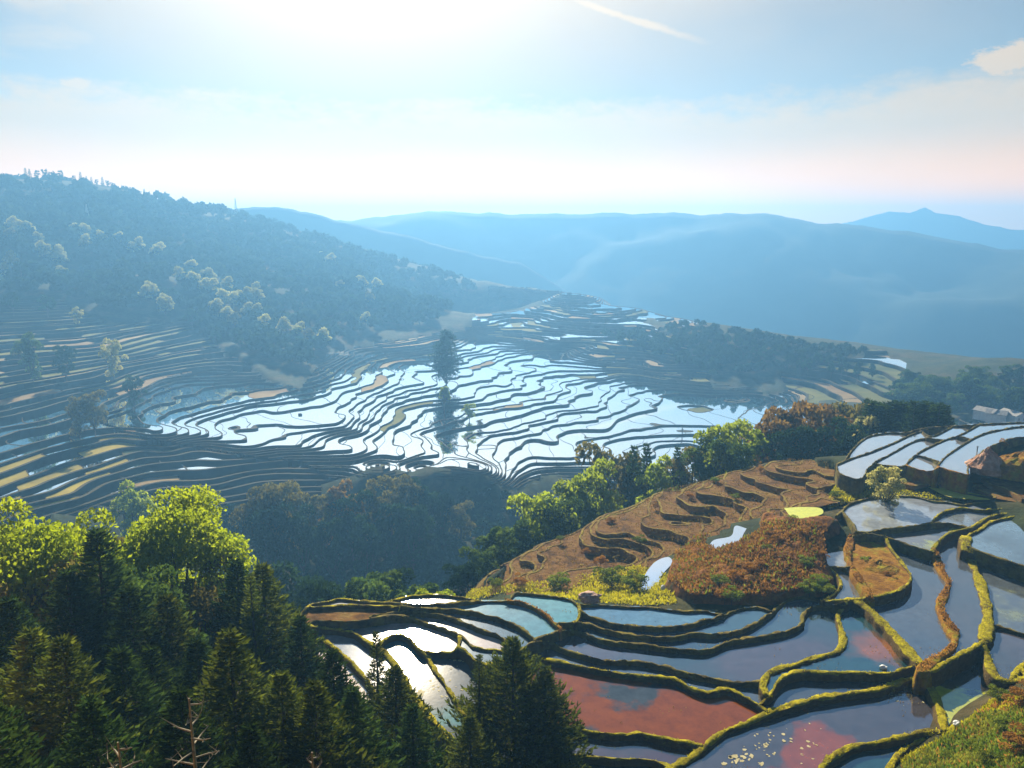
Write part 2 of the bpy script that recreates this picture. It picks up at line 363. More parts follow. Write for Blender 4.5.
def mound():
    poly = [(690,604),(664,590),(672,560),(700,540),(742,524),(775,512),(835,510),(850,530),(822,542),(830,570),(845,585),(820,598),(770,606)]
    az = np.linspace(math.atan((655-CX)/FP), math.atan((860-CX)/FP), 130); r = np.linspace(78, 116, 150)
    RR, AA = np.meshgrid(r, az, indexing='ij'); X = RR*np.sin(AA); Y = RR*np.cos(AA); Z = G(X, Y); px, py = project(X, Y, Z)
    w = inpoly(px, py, poly).astype(float)
    for _ in range(6):
        w = (w+np.roll(w,1,0)+np.roll(w,-1,0)+np.roll(w,1,1)+np.roll(w,-1,1))/5
    for hole in ([(698,556),(706,536),(727,529),(732,518),(760,522),(766,538),(742,552),(716,562)], [(774,502),(832,503),(832,524),(776,524)]):
        w = np.where(inpoly(px, py, hole), np.minimum(w, .42), w)
    w = (w+np.roll(w,1,0)+np.roll(w,-1,0)+np.roll(w,1,1)+np.roll(w,-1,1))/5
    Z = Z-1.2+w*2.0+w*w*(fbm(X/1.3, Y/1.3, 5)*.45+(.6-np.abs(fbm(X/6, Y/6, 3)))*1.2)
    nr, na = X.shape; i = np.arange((nr-1)*na).reshape(nr-1,na)[:, :-1].ravel()
    Q = np.stack([i, i+na, i+na+1, i+1], 1)[:, ::-1]; wq = w.ravel()[Q].max(1) > .02
    return np_mesh('bracken_mound', np.stack([X,Y,Z],-1).reshape(-1,3), Q[wq], [M['bracken']])
M['bracken'] = soil('bracken_soil', [(.07,.06,.012),(.18,.075,.018),(.30,.125,.028),(.22,.15,.02)], .22, [(.45,.4,.4),(1,1,1)], 1.3, 1, 3)
link('bracken_mound', mound(), label='fallow mound matted with rust brown bracken between the spur and the blue paddies', cat='mound')

def ridge(name, crest, D, base, front, back, amp, scale, step=40):
    """a mountain range: crest given as bearing/height, falling away in front and behind"""
    xs = np.array([c[0] for c in crest], float); ys = np.array([c[1] for c in crest], float)
    pxs = np.arange(xs[0], xs[-1]+1, 5.0); py = np.interp(pxs, xs, ys)
    z0 = np.array([at_d(p, q, D)[2] for p, q in zip(pxs, py)])
    t = np.linspace(-1, 1, 61); V = []
    for p, z in zip(pxs, z0):
        a = math.atan2((p-CX)/FP, 1); d = D+np.where(t < 0, t*front, t*back)
        x = np.sin(a)*d; y = np.cos(a)*d
        w = np.abs(t); h = base+(z-base)*(1-w)**(1+.25*w)
        h = h + fbm(x/scale, y/scale, 5)*amp*np.sin(np.pi*np.clip(w*1.2+.02,0,1))*1.0 + fbm(x/45, y/45, 4)*7*np.clip(1-w*2.2, 0, 1)
        V.append(np.stack([x,y,h], -1))
    V = np.array(V); n, k = V.shape[:2]
    i = np.arange((n-1)*k).reshape(n-1,k)[:, :-1].ravel(); Q = np.stack([i, i+k, i+k+1, i+1], 1)
    link(name, np_mesh(name, V.reshape(-1,3), Q, [M['mountain']], smooth=True), kind='structure')
ridge('hills', [(-420,200),(-200,215),(100,222),(200,216),(245,209),(275,207),(300,208),(320,213),(345,221),(420,240),(520,262),(580,300),(640,340)], 1400, -200, 260, 250, 26, 200)
ridge('mountain', [(-500,215),(200,226),(330,221),(400,217),(440,212),(460,211),(500,213),(530,215),(560,214),(610,213),(660,213),(700,215),(732,213),(760,215),(820,224),(850,226),(885,229),(900,230),(950,241),(990,248),(1024,250),(1300,262)], 1750, -235, 600, 300, 66, 240)
ridge('mountain_peak', [(500,262),(700,246),(790,232),(845,222),(880,211),(900,213),(914,208),(926,213),(950,216),(975,224),(1000,230),(1040,232),(1120,224),(1300,230),(1500,240)], 2900, -250, 250, 280, 30, 400)

# ------------------------------------------------------------------ terraces cut into the valley and the spur
def clip(poly, k, keep_ge):
    out = []; n = len(poly)
    for i in range(n):
        p = poly[i]; q = poly[(i+1)%n]; a = p[2]-k; b = q[2]-k
        if not keep_ge: a, b = -a, -b
        if a >= 0: out.append(p)
        if (a >= 0) != (b >= 0):
            t = a/(a-b); out.append((p[0]+(q[0]-p[0])*t, p[1]+(q[1]-p[1])*t, k, p[3]+(q[3]-p[3])*t))
    return out
def clipu(poly, k, keep_ge):
    sw = [(p[0],p[1],p[3],p[2]) for p in poly]
    return [(p[0],p[1],p[3],p[2]) for p in clip(sw, k, keep_ge)]
def h2(a, b): return (math.sin(a*127.1+b*311.7)*43758.5453) % 1.0
def area(p):
    return abs(sum(p[i][0]*p[(i+1)%len(p)][1]-p[(i+1)%len(p)][0]*p[i][1] for i in range(len(p))))/2
def terraces(name, step, da, dr, namp, nscale, rim, bh, ulen, rimw=.9):
    poly, d0, d1 = PATCH[name]
    pxs = [p[0] for p in poly]; a0 = math.atan((min(pxs)-CX)/FP); a1 = math.atan((max(pxs)-CX)/FP)
    az = np.arange(a0, a1+da, da); r = np.exp(np.arange(math.log(d0), math.log(d1), dr))
    RR, AA = np.meshgrid(r, az, indexing='ij'); X = RR*np.sin(AA); Y = RR*np.cos(AA)
    Z = G(X, Y); px, py = project(X, Y, Z); ins = inpoly(px, py, poly)
    Sf = (Z + fbm(X/nscale, Y/nscale, 3)*namp)/step
    ks = np.arange(math.floor(Sf.min())-2, math.ceil(Sf.max())+3); lev = np.array([k+.62*(h2(k, 9.1)-.5) for k in ks])
    Sf = np.interp(Sf, lev, ks); ZL = {int(k): l*step for k, l in zip(ks, lev)}                 # terraces of uneven height
    gy, gx = np.gradient(Sf); gm = np.hypot(gx/(RR*da), gy/(RR*dr))           # levels per metre
    U = AA/ulen + fbm(X/(nscale*1.5)+5, Y/(nscale*1.5), 3)*1.6 + np.log(RR)*2
    cells = ins[:-1,:-1] & ins[1:,:-1] & ins[:-1,1:] & ins[1:,1:]
    pieces = defaultdict(list); bank = MB()
    for i, j in zip(*np.nonzero(cells)):
        q = [(X[a,b],Y[a,b],Sf[a,b],U[a,b]) for a,b in ((i,j),(i,j+1),(i+1,j+1),(i+1,j))]
        lo = min(p[2] for p in q); hi = max(p[2] for p in q)
        g = gm[i,j]; dl = min(.62 if rimw > 1.4 else .45, max(.05, rimw*g))
        for k in range(math.floor(lo), math.floor(hi)+1):
            b = clip(clip(q, k, True), k+1, False)
            if len(b) < 3: continue
            z = ZL[k]
            rimp = clip(b, k+dl, False); flat = clip(b, k+dl, True)
            if len(rimp) >= 3: bank.face([(p[0],p[1],z+bh) for p in rimp][::-1], 0)
            e = [p for p in b if abs(p[2]-k) < 1e-9]
            if len(e) == 2 and lo < k:
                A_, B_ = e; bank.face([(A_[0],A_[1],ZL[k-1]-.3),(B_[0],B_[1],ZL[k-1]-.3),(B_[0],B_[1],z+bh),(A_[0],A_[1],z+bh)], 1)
            e = [p for p in flat if abs(p[2]-(k+dl)) < 1e-9]
            if len(e) == 2:
                A_, B_ = e; bank.face([(A_[0],A_[1],z),(B_[0],B_[1],z),(B_[0],B_[1],z+bh),(A_[0],A_[1],z+bh)], 0)
            if len(flat) < 3: continue
            off = h2(k, 3.3)*7; us = [p[3]+off for p in flat]
            for c in range(math.floor(min(us)), math.floor(max(us))+1):
                pc = clipu(clipu(flat, c-off, True), c+1-off, False)
                if len(pc) < 3: continue
                w = .018
                dk = clipu(pc, c-off+w, False); wt = clipu(pc, c-off+w, True)
                if len(dk) >= 3: bank.face([(p[0],p[1],z+bh*.7) for p in dk][::-1], 0)
                if len(wt) >= 3: pieces[(k,c)].append(((i,j), [(p[0],p[1],z) for p in wt][::-1]))
    return pieces, bank
def split_pieces(pieces):
    out = []
    for key, lst in pieces.items():
        bycell = defaultdict(list)
        for c, p in lst: bycell[c].append(p)
        seen = set()
        for c in bycell:
            if c in seen: continue
            st = [c]; seen.add(c); comp = []
            while st:
                a = st.pop(); comp += bycell[a]
                for d in ((1,0),(-1,0),(0,1),(0,-1)):
                    b = (a[0]+d[0], a[1]+d[1])
                    if b in bycell and b not in seen: seen.add(b); st.append(b)
            out.append((key, comp))
    return out
VPAD = []
for nm, st, da, dr, na, ns, bh, ul, rw in (('left',1.35,.0028,.0046,1.2,36,.16,.07,1.5),('valley',.66,.0025,.0040,1.0,26,.12,.045,.5),('farA',1.0,.0026,.005,1.2,22,.25,.02,.9),('farB',1.1,.0026,.0045,1.3,20,.22,.02,.8),('right',2.0,.004,.007,1.6,40,.3,.06,1.3),('rightv',1.0,.004,.007,1.2,30,.2,.05,1.0)):
    pcs, bank = terraces(nm, st, da, dr, na, ns, 0, bh, ul, rw)
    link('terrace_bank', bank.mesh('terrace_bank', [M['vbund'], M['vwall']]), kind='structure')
    for key, comp in split_pieces(pcs):
        cx = np.mean([p[0] for q in comp for p in q]); cy = np.mean([p[1] for q in comp for p in q]); z = comp[0][0][2]
        px, py = project(cx, cy, z); ar = sum(area(q) for q in comp)*abs(z)/math.hypot(cx,cy)**3
        VPAD.append([ar, nm, key, comp, px, py])
VPAD.sort(key=lambda t: -t[0])
def vtype(nm, px, py, h):
    if nm == 'right': return 'vwater' if h < .25 else ('vdry' if h < .55 else 'vgreen')
    if nm == 'rightv': return 'vwater' if h < .6 else 'vdry'
    if nm in ('farA','farB'): return 'vwater' if h < .7 else ('vdry' if h < .85 else 'vgreen')
    if nm == 'left' and py < 400: return 'vwater' if h < .5 else ('vdry' if h < .68 else 'vgreen')
    if nm == 'left' and px < 125-max(0,(py-440)) *0 and py > 425: return 'vgold' if h < .36 else 'vwater'
    if 320 < px < 430 and py < 350: return 'vdry' if h < .4 else 'vwater'
    return 'vwater' if h < .965 else ('vdry' if h < .985 else 'vgreen')
rest = defaultdict(MB); shown = 0
WORD = {'vgold':('straw gold','straw gold'), 'vwater':('flooded','bright flooded'), 'vdry':('dry','pale dry'), 'vgreen':('grassy','dull green grassy')}
def zone(nm, px, py):
    if nm == 'farA': return 'on the farthest hazy terrace ridge'
    if nm == 'farB': return 'on the hazy ridge above the valley floor'
    if nm == 'right': return 'on the slope below the blue wooded ridge'
    if nm == 'rightv': return 'beyond the upper right terraces'
    if nm == 'left': return 'on the steep left valley slope' if py > 400 else 'on the upper left slope below the forest'
    if px < 480 and py > 400: return 'on the swirling terraces in mid valley'
    if px < 480: return 'below the dark wooded slope in mid valley'
    return 'on the broad valley floor behind the spur trees' if py > 400 else 'on the stepped slope right of the tall dark tree'
for ar, nm, key, comp, px, py in VPAD:
    t = vtype(nm, px, py, h2(key[0]*.37, key[1]*.71))
    if nm == 'valley' and shown < 90: t = 'vwater'                    # the big pools are all flooded
    if shown < 290 and -40 < px < 1064:
        mb = MB()
        for q in comp: mb.face(q)
        link('rice_paddy', mb.mesh('rice_paddy', [M[t]]), label=WORD[t][1]+' rice paddy '+zone(nm,px,py), cat='rice paddy', group=WORD[t][0]+' paddies '+zone(nm,px,py))
        shown += 1
    else:
        for q in comp: rest[t].face(q)
mb = MB(); ms = []
for i, (t, b) in enumerate(rest.items()):
    o = len(mb.v); mb.v += b.v; mb.f += [tuple(o+k for k in f) for f in b.f]; mb.m += [i]*len(b.f); ms.append(M[t])
link('small_paddies', mb.mesh('small_paddies', ms), label='hundreds of tiny paddies scattered over the distant valley terraces', cat='rice paddies', kind='stuff')
pcs, bank = terraces('spur', .85, .0026, .0036, 1.9, 8, 0, .10, .07, .35)
for key, lst in pcs.items():
    for c, q in lst: bank.face([(a,b,z+.02) for a,b,z in q], 2)
link('spur_terraces', bank.mesh('spur_terraces', [M['spurrim'], M['brownwall'], M['brown']]), kind='structure')

# ------------------------------------------------------------------ near terraces: bunds and paddies
# every bund: label, material, width (m), points; every paddy: seed, level, label, water
BUNDS = [
 ('long winding mossy bund crossing the near terraces from bottom centre to the right edge','bund',1.15,[(625,800),(655,782),(672,767),(691,757),(705,745),(724,731),(746,723),(768,712),(792,704),(814,698),(840,694),(876,689),(900,681),(920,675),(939,666),(959,655),(975,646),(985,641)]),
 ('broad grassy bank standing upright between the two right hand blue paddies','bund',2.3,[(985,641),(988,620),(987,606),(981,584),(973,564),(967,548),(966,536)]),
 ('mossy bund curving from the broad grassy bank to the right edge','bund',.9,[(966,536),(979,530),(993,521),(1024,515),(1080,508)]),
 ('thick mossy bund dropping to the grassy slope at lower right','bund',1.3,[(983,642),(988,655),(991,669),(999,678),(1010,680),(1030,676)]),
 ('thin dark bund between two grey paddies at the right edge','darkbund',.35,[(996,625),(1024,634),(1080,650)]),
 ('crooked orange and moss bank beside the blue grey paddy','rustbund',1.7,[(934,549),(938,560),(943,572),(949,581),(946,591),(941,604),(945,617),(953,629),(955,641),(947,651),(935,659),(922,669)]),
 ('mossy bund sweeping from the orange bank to the right edge','bund',.9,[(1080,505),(1024,511),(991,516),(971,527),(949,533),(937,543),(932,551)]),
 ('dark bund along the far rim of the pale upper paddies','darkbund',.7,[(836,516),(842,511),(850,504),(870,498),(900,496),(918,497),(932,501),(947,502),(963,505),(975,503),(995,503),(1024,505),(1080,502)]),
 ('short bund between the bracken mound and the big pale paddy','darkbund',.6,[(842,511),(852,522),(858,531),(872,532)]),
 ('dark bund between the big pale paddy and the yellow green one','darkbund',.7,[(868,532),(890,528),(910,526),(932,523),(948,523),(960,525),(971,528)]),
 ('yellowish bund looping round the narrow pale paddy at upper right','bund',.7,[(931,523),(938,515),(948,510),(963,508),(980,510),(1000,509),(1024,508),(1080,505)]),
 ('bund topping the tall shaded wall under the yellow green paddy','darkbund',.7,[(866,533),(886,537),(904,543),(920,548),(934,552)]),
 ('short mossy bund along the foot of the small overgrown knoll','bund',.8,[(822,601),(838,600),(850,599),(870,597),(888,593),(903,588),(911,577),(902,562),(892,550),(886,538)]),
 ('dark curved bund round the little pale pond by the mound','darkbund',.5,[(868,533),(856,535),(842,538),(828,541),(820,544),(822,556),(828,566),(840,567),(852,566)]),
 ('grassy lip between the bracken mound and the little ponds','bund',.8,[(828,566),(836,574),(841,585),(833,595),(822,601)]),
 ('overgrown knoll edge beside the little ponds','rustbund',1.6,[(852,536),(848,552),(852,566),(860,580),(870,594)]),
 ('thick clotted mossy bund bending down from the knoll','bund',1.3,[(848,599),(841,608),(838,618),(842,632),(843,642),(837,651),(820,656),(814,657),(795,664),(778,668),(768,674),(763,684),(765,692)]),
 ('mossy bund under the teal paddy with the rust edge','bund',.8,[(760,704),(771,693),(779,680),(790,673),(806,671),(820,672),(860,672),(888,673),(906,668),(925,663)]),
 ('wide slab sided grassy bank leaning between the teal and blue grey paddies','bund',2.2,[(858,600),(866,606),(880,619),(897,637),(910,652),(922,664)]),
 ('dark bund below the topmost blue strip paddy','darkbund',.55,[(578,607),(584,613),(599,619),(611,623),(640,626),(659,627),(685,625),(708,619),(724,615),(739,609),(757,607),(771,611)]),
 ('second dark bund from the top, running from the teal paddy to the knoll','darkbund',.6,[(558,623),(576,622),(590,624),(604,629),(631,635),(661,637),(680,636),(693,633),(713,634),(735,631),(751,625),(770,613),(786,601),(800,597),(814,599),(824,602)]),
 ('third dark bund from the top, hooking up at its right end','darkbund',.65,[(534,640),(551,633),(569,630),(583,633),(604,640),(637,644),(669,648),(700,650),(712,648),(730,641),(762,636),(790,630),(802,623),(803,615),(812,607),(828,606),(845,602)]),
 ('fourth dark bund from the top, above the red paddy','darkbund',.5,[(512,658),(521,649),(534,642),(548,643),(564,649),(583,655),(601,660),(637,661),(664,666),(683,672),(713,678),(738,682),(765,681)]),
 ('mossy bund along the far edge of the big red paddy','bund',.85,[(500,662),(512,658),(532,658),(551,660),(576,665),(601,670),(628,674),(650,676),(675,679),(691,687),(708,692),(727,688),(740,694),(757,704),(768,712)]),
 ('yellow green bund between the red paddy and the grey brown one','bund',.6,[(475,727),(510,729),(540,728),(579,730),(615,734),(642,733),(669,739),(688,742),(703,745)]),
 ('lowest yellow green bund at bottom centre','bund',.6,[(500,764),(540,755),(582,756),(615,759),(650,760),(674,768)]),
 ('short mossy bund between the rusty grey paddy and the algae paddy','bund',1.5,[(922,676),(932,690),(939,704),(943,719),(945,732)]),
 ('curled mossy bank around the small teal pond at the bottom','bund',1.3,[(800,805),(815,782),(824,764),(838,753),(858,744),(878,742),(898,737),(920,732),(945,730)]),
 ('grassy lip of the slope at the bottom right corner','bund',1.0,[(870,805),(880,785),(900,752),(925,738),(945,730),(958,724),(975,714),(992,701),(1008,682),(1024,664),(1060,640)]),
 ('dark outer bund along the far left edge of the near terraces','bund',.7,[(306,608),(311,604),(326,602),(340,599),(360,601),(384,602),(398,599),(412,596),(441,595),(465,598),(480,601)]),
 ('dark outer bund along the far rim of the teal paddy','darkbund',.55,[(455,602),(478,601),(507,600),(516,593),(539,595),(558,597),(572,600),(578,604),(601,605),(618,606),(640,607),(650,607),(681,611),(704,611),(724,615)]),
 ('bund under the top white sliver paddy on the left','darkbund',.5,[(378,602),(400,603),(423,604),(451,603),(480,601)]),
 ('mossy dark bund above the pinkish white paddy','darkbund',.5,[(370,616),(398,612),(427,613),(441,615),(458,620),(480,629),(499,635),(506,642),(508,652)]),
 ('dark bund curving between two light blue paddies','darkbund',.55,[(400,606),(428,608),(449,609),(462,610),(483,614),(504,620),(520,627),(530,635),(537,641)]),
 ('rust brown bund on the left of the teal paddy','rustbund',.6,[(507,600),(520,602),(532,606),(545,613),(553,621),(560,627)]),
 ('short upright bund closing the teal paddy on the right','bund',.7,[(577,603),(580,610),(578,619),(574,624)]),
 ('dark bund sweeping under the brown dry plot','darkbund',.55,[(310,622),(321,621),(353,621),(374,618),(395,615),(412,618),(430,624),(451,631),(465,639),(474,648)]),
 ('yellow green bund winding down the left terraces to the big conifer','bund',.85,[(306,624),(318,627),(344,630),(358,635),(370,643),(377,646),(384,639),(398,634),(409,638),(418,648),(426,655),(434,668),(446,685),(455,700),(462,709),(475,727),(474,750)]),
 ('outer mossy bund along the lower left edge of the terraces','bund',1.3,[(377,646),(388,656),(398,668),(409,686),(420,703),(430,716),(443,730),(456,743),(473,752),(500,764),(540,800)]),
 ('short mossy bund under the pinkish white glare','bund',.6,[(420,650),(434,652),(451,652),(458,646),(460,638)]),
 ('grassy bund from the pinkish paddy to the big conifer','bund',.8,[(458,646),(466,651),(474,659),(484,664),(500,662)]),
 ('bund hidden behind the big conifer in front of the terraces','bund',.7,[(484,664),(480,690),(475,727)]),
 ('low stub of bund at the head of the light teal paddy','bund',.5,[(400,606),(399,612)]),
 ('dark bund on top of the tall shaded wall at the right edge','darkbund',.7,[(969,546),(980,551),(991,555),(1024,566),(1080,586)]),
 ('small bund beside the conifer top in the left terraces','bund',.5,[(472,646),(484,649),(497,650),(508,652)]),
 ('mossy bund below the greyish white left paddy','bund',.8,[(316,636),(330,644),(349,659),(360,671),(370,684),(378,700)]),
 ('low outer bund at the left tip of the terraces','bund',.6,[(306,608),(300,616),(304,624),(308,640),(318,662),(332,684),(352,704),(378,702),(398,690),(404,678)]),
 ('bund between the brown dry plot and the white sliver','bund',.5,[(311,607),(330,606),(350,605),(380,606),(402,606),(400,603)]),
 # upper white terraces on the right
 ('far dark bund of the white upper terraces','darkbund',0.48,[(846,458),(854,448),(867,437),(886,433),(908,432),(925,428),(952,426),(983,424),(1024,422),(1080,420)]),
 ('dark bund through the middle of the white upper terraces','darkbund',0.54,[(837,464),(852,458),(873,451),(895,442),(912,434),(929,429)]),
 ('dark rim at the left tip of the white upper terraces','darkbund',0.36,[(837,464),(839,472),(852,478),(862,478),(868,468),(875,463)]),
 ('dark bund left of centre in the white upper terraces','darkbund',0.42,[(873,463),(890,454),(912,442),(927,438),(944,440)]),
 ('short dark bund closing the white terrace above the pale tree','darkbund',0.30,[(873,463),(890,466),(905,466)]),
 ('curved bund splitting the white upper terraces','darkbund',0.36,[(905,466),(912,458),(923,450),(944,440),(959,435),(969,430),(980,424)]),
 ('earthen rim under the curved white terrace','rustbund',0.48,[(905,465),(917,469),(930,471),(938,468)]),
 ('dark bund right of centre in the white upper terraces','darkbund',0.36,[(938,465),(946,456),(959,447),(972,439),(985,433),(1002,429),(1024,426),(1080,423)]),
 ('earthen rim under the right white terrace','rustbund',0.48,[(938,466),(952,471),(968,475)]),
 ('dark bund beside the red earth heap','darkbund',0.48,[(968,475),(969,464),(978,455),(989,447),(1004,441),(1020,437),(1080,432)]),
 ('thin cross dike on the curved white terrace','darkbund',0.15,[(917,455),(938,461)]),
 ('thin cross dike near the far rim of the white terraces','darkbund',0.15,[(958,435),(970,439)]),
 ('thin forked dike on the far white terrace','darkbund',0.21,[(920,430),(932,436),(952,427)]),
]
W_ = lambda *a, **k: (a, k)
PADS = [ # seed, level, label, colours (c1,c2), lo/hi thresholds, reflect
 ((640,700),-45.0,'big rust red flooded paddy beside the dark conifer',(.16,.042,.004),(.07,.09,.11),.585,.64,.02,.12),
 ((640,748),-45.4,'grey brown flooded paddy just below the rust red one',(.11,.05,.045),(.10,.09,.09),.45,.6),
 ((620,772),-45.8,'dark teal sliver of paddy at the very bottom centre',(.02,.05,.06),(.03,.07,.08),.4,.6),
 ((640,669),-44.65,'thin blue grey paddy between the red paddy and the fourth bund',(.10,.12,.14),(.14,.15,.16),.4,.6),
 ((700,662),-44.35,'large mauve grey paddy above the red one, stretching right to the knoll',(.13,.11,.13),(.06,.10,.12),.45,.6),
 ((650,640),-44.05,'narrow blue paddy above the mauve grey paddy',(.05,.10,.15),(.08,.14,.18),.4,.6),
 ((650,631),-43.75,'thin light blue strip paddy between the top dark bunds',(.05,.12,.17),(.08,.16,.2),.4,.6),
 ((650,617),-43.45,'topmost sky blue strip paddy below the bracken mound',(.06,.14,.22),(.08,.17,.24),.4,.6),
 ((545,608),-43.2,'teal paddy with a rust bund at the far rim',(.06,.20,.22),(.10,.24,.26),.4,.6),
 ((500,611),-43.45,'long light teal paddy curving left of the rust bund',(.07,.19,.22),(.12,.22,.25),.4,.6),
 ((470,617),-43.75,'pale blue paddy curving under the light teal one',(.12,.19,.22),(.18,.22,.24),.4,.6),
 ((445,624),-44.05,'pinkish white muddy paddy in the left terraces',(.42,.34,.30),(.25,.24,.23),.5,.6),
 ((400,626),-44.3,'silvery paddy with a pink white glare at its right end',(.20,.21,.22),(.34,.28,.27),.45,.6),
 ((405,655),-44.75,'teal and grey paddy between two long mossy bunds on the left',(.05,.16,.18),(.13,.14,.15),.48,.6,.0),
 ((448,670),-44.75,'grey paddy with floating scum left of the big conifer',(.10,.13,.15),(.15,.16,.17),.4,.6,.02),
 ((345,645),-44.75,'greyish white paddy near the left tip of the terraces',(.30,.28,.29),(.2,.22,.25),.45,.6),
 ((340,672),-45.1,'cream muddy paddy half hidden behind the left conifers',(.40,.28,.19),(.34,.25,.18),.4,.6),
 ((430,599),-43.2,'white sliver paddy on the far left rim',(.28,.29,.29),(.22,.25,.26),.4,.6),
 ((345,614),-43.6,'brown dry plot at the left end of the terraces','dry'),
 ((350,603),-43.4,'tiny white sliver above the brown dry plot',(.30,.28,.26),(.25,.25,.25),.4,.6),
 ((800,684),-44.75,'dark slate blue paddy wedged above the long winding bund',(.06,.07,.09),(.09,.10,.11),.4,.6),
 ((780,742),-45.2,'large grey purple paddy with rust stains and floating scum',(.10,.09,.10),(.18,.042,.009),.56,.59),
 ((860,645),-44.1,'teal paddy with a rust edge left of the slab sided bank',(.03,.10,.12),(.20,.07,.02),.60,.68),
 ((905,600),-43.3,'blue grey paddy under the shaded wall in the right terraces',(.11,.15,.20),(.14,.16,.19),.4,.6),
 ((962,605),-43.0,'slim blue grey paddy between the orange bank and the broad bank',(.11,.14,.18),(.14,.15,.17),.4,.6),
 ((970,692),-44.6,'paddy with a lime green algae patch at lower right',(.10,.12,.12),(.42,.44,.02),.47,.5),
 ((1012,600),-43.3,'blue paddy with green film at the right edge',(.16,.19,.22),(.26,.28,.08),.5,.62),
 ((1015,655),-43.4,'grey mauve paddy at the right edge below the thin dark bund',(.14,.13,.15),(.10,.11,.12),.4,.6),
 ((1005,540),-41.5,'light blue paddy above the tall wall at the right edge',(.13,.20,.27),(.16,.22,.27),.4,.6),
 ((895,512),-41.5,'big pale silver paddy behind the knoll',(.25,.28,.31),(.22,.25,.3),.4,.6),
 ((905,535),-42.1,'half yellow green half grey paddy under the big pale one',(.34,.38,.03),(.26,.25,.24),.47,.53),
 ((955,517),-41.75,'narrow pale paddy inside the looping yellowish bund',(.22,.26,.30),(.2,.24,.28),.4,.6),
 ((834,554),-42.9,'little pale pond beside the bracken mound',(.25,.28,.31),(.22,.25,.28),.4,.6),
 ((848,580),-43.2,'small blue pond at the foot of the overgrown knoll',(.12,.16,.2),(.16,.18,.2),.4,.6),
 ((880,560),-42.4,'small overgrown knoll of dark earth and orange grass','knoll'),
 ((860,765),-45.6,'small teal pond inside the curled mossy bank',(.02,.08,.09),(.03,.1,.11),.4,.6),
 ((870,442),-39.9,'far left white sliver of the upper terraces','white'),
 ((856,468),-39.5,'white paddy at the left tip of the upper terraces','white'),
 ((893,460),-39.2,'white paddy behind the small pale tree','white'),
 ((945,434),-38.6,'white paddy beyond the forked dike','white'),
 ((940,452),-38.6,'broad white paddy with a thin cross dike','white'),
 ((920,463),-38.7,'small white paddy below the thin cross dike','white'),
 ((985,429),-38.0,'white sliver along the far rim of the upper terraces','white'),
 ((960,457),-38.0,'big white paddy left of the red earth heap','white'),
]
X0, X1, Y0, Y1 = 280, 1080, 415, 790
def catmull(P, n=8):
    P = [np.array(p, float) for p in P]; out = []
    Q = [2*P[0]-P[1]]+P+[2*P[-1]-P[-2]]
    for i in range(1, len(Q)-2):
        for t in np.linspace(0, 1, n, endpoint=False):
            a,b,c,d = Q[i-1:i+3]
            out.append(.5*((2*b)+(c-a)*t+(2*a-5*b+4*c-d)*t*t+(3*b-a-3*c+d)*t**3))
    out.append(P[-1]); return np.array(out)
wallr = np.zeros((Y1-Y0, X1-X0), bool)
curves = []
for b in BUNDS: curves.append(catmull(b[3]))
for i, c in enumerate(curves):                      # join loose ends to the nearest other bund
    for end in (0, -1):
        e = c[end]; best = (15, None)
        if not (X0 < e[0] < X1 and Y0 < e[1] < Y1): continue
        for j, d in enumerate(curves):
            if j == i: continue
            r_ = np.hypot(*(d-e).T); k = r_.argmin()
            if r_[k] < best[0]: best = (r_[k], d[k])
        if best[1] is not None and best[0] > .3:
            curves[i] = c = np.vstack([best[1][None], c]) if end == 0 else np.vstack([c, best[1][None]])
for c in curves:
    for a, b in zip(c[:-1], c[1:]):
        n = int(max(abs(b-a))*2)+2
        for t in np.linspace(0, 1, n):
            q = a+(b-a)*t; x, y = int(q[0]-X0), int(q[1]-Y0)
            for ox, oy in ((0,0),(1,0),(0,1)):
                if 0 <= y+oy < Y1-Y0 and 0 <= x+ox < X1-X0: wallr[y+oy,x+ox] = True
wallr[0] = wallr[-1] = True; wallr[:,0] = wallr[:,-1] = True
lab = np.full(wallr.shape, -1, int)
hh, ww = wallr.shape
for k, p in enumerate(PADS):
    x, y = p[0][0]-X0, p[0][1]-Y0
    if wallr[y,x] or lab[y,x] >= 0: print('SEED CLASH', k, p[0], lab[y,x]); continue
    dq = deque([(y,x)]); lab[y,x] = k
    while dq:
        a, b = dq.popleft()
        for c, d in ((a+1,b),(a-1,b),(a,b+1),(a,b-1)):
            if 0 <= c < hh and 0 <= d < ww and lab[c,d] < 0 and not wallr[c,d]: lab[c,d] = k; dq.append((c,d))
# grow every paddy to the middle line of its bunds
grow = lab.copy()
for it in range(2):
    g2 = grow.copy()
    for s, ax in ((1,0),(-1,0),(1,1),(-1,1)):
        r_ = np.roll(grow, s, ax); take = (g2 < 0) & (r_ >= 0) & wallr; g2[take] = r_[take]
    grow = g2
grow[:2] = -1; grow[-2:] = -1; grow[:,:2] = -1; grow[:,-2:] = -1
LV = np.array([p[1] for p in PADS]+[-999.])
def wmat(k, p):
    if p[3] == 'dry': return M['brown']
    if p[3] == 'grass': return M['bund']
    if p[3] == 'knoll': return M['rustbund']
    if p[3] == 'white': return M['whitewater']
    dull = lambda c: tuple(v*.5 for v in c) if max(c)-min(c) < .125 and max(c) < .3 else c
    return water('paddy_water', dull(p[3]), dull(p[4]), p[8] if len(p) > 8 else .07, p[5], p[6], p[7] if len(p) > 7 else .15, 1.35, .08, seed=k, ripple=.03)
M['whitewater'] = water('white_paddy_water', (.42,.41,.41), (.36,.36,.38), .07, .4, .6, .3, 2.0, .05, ripple=.01)
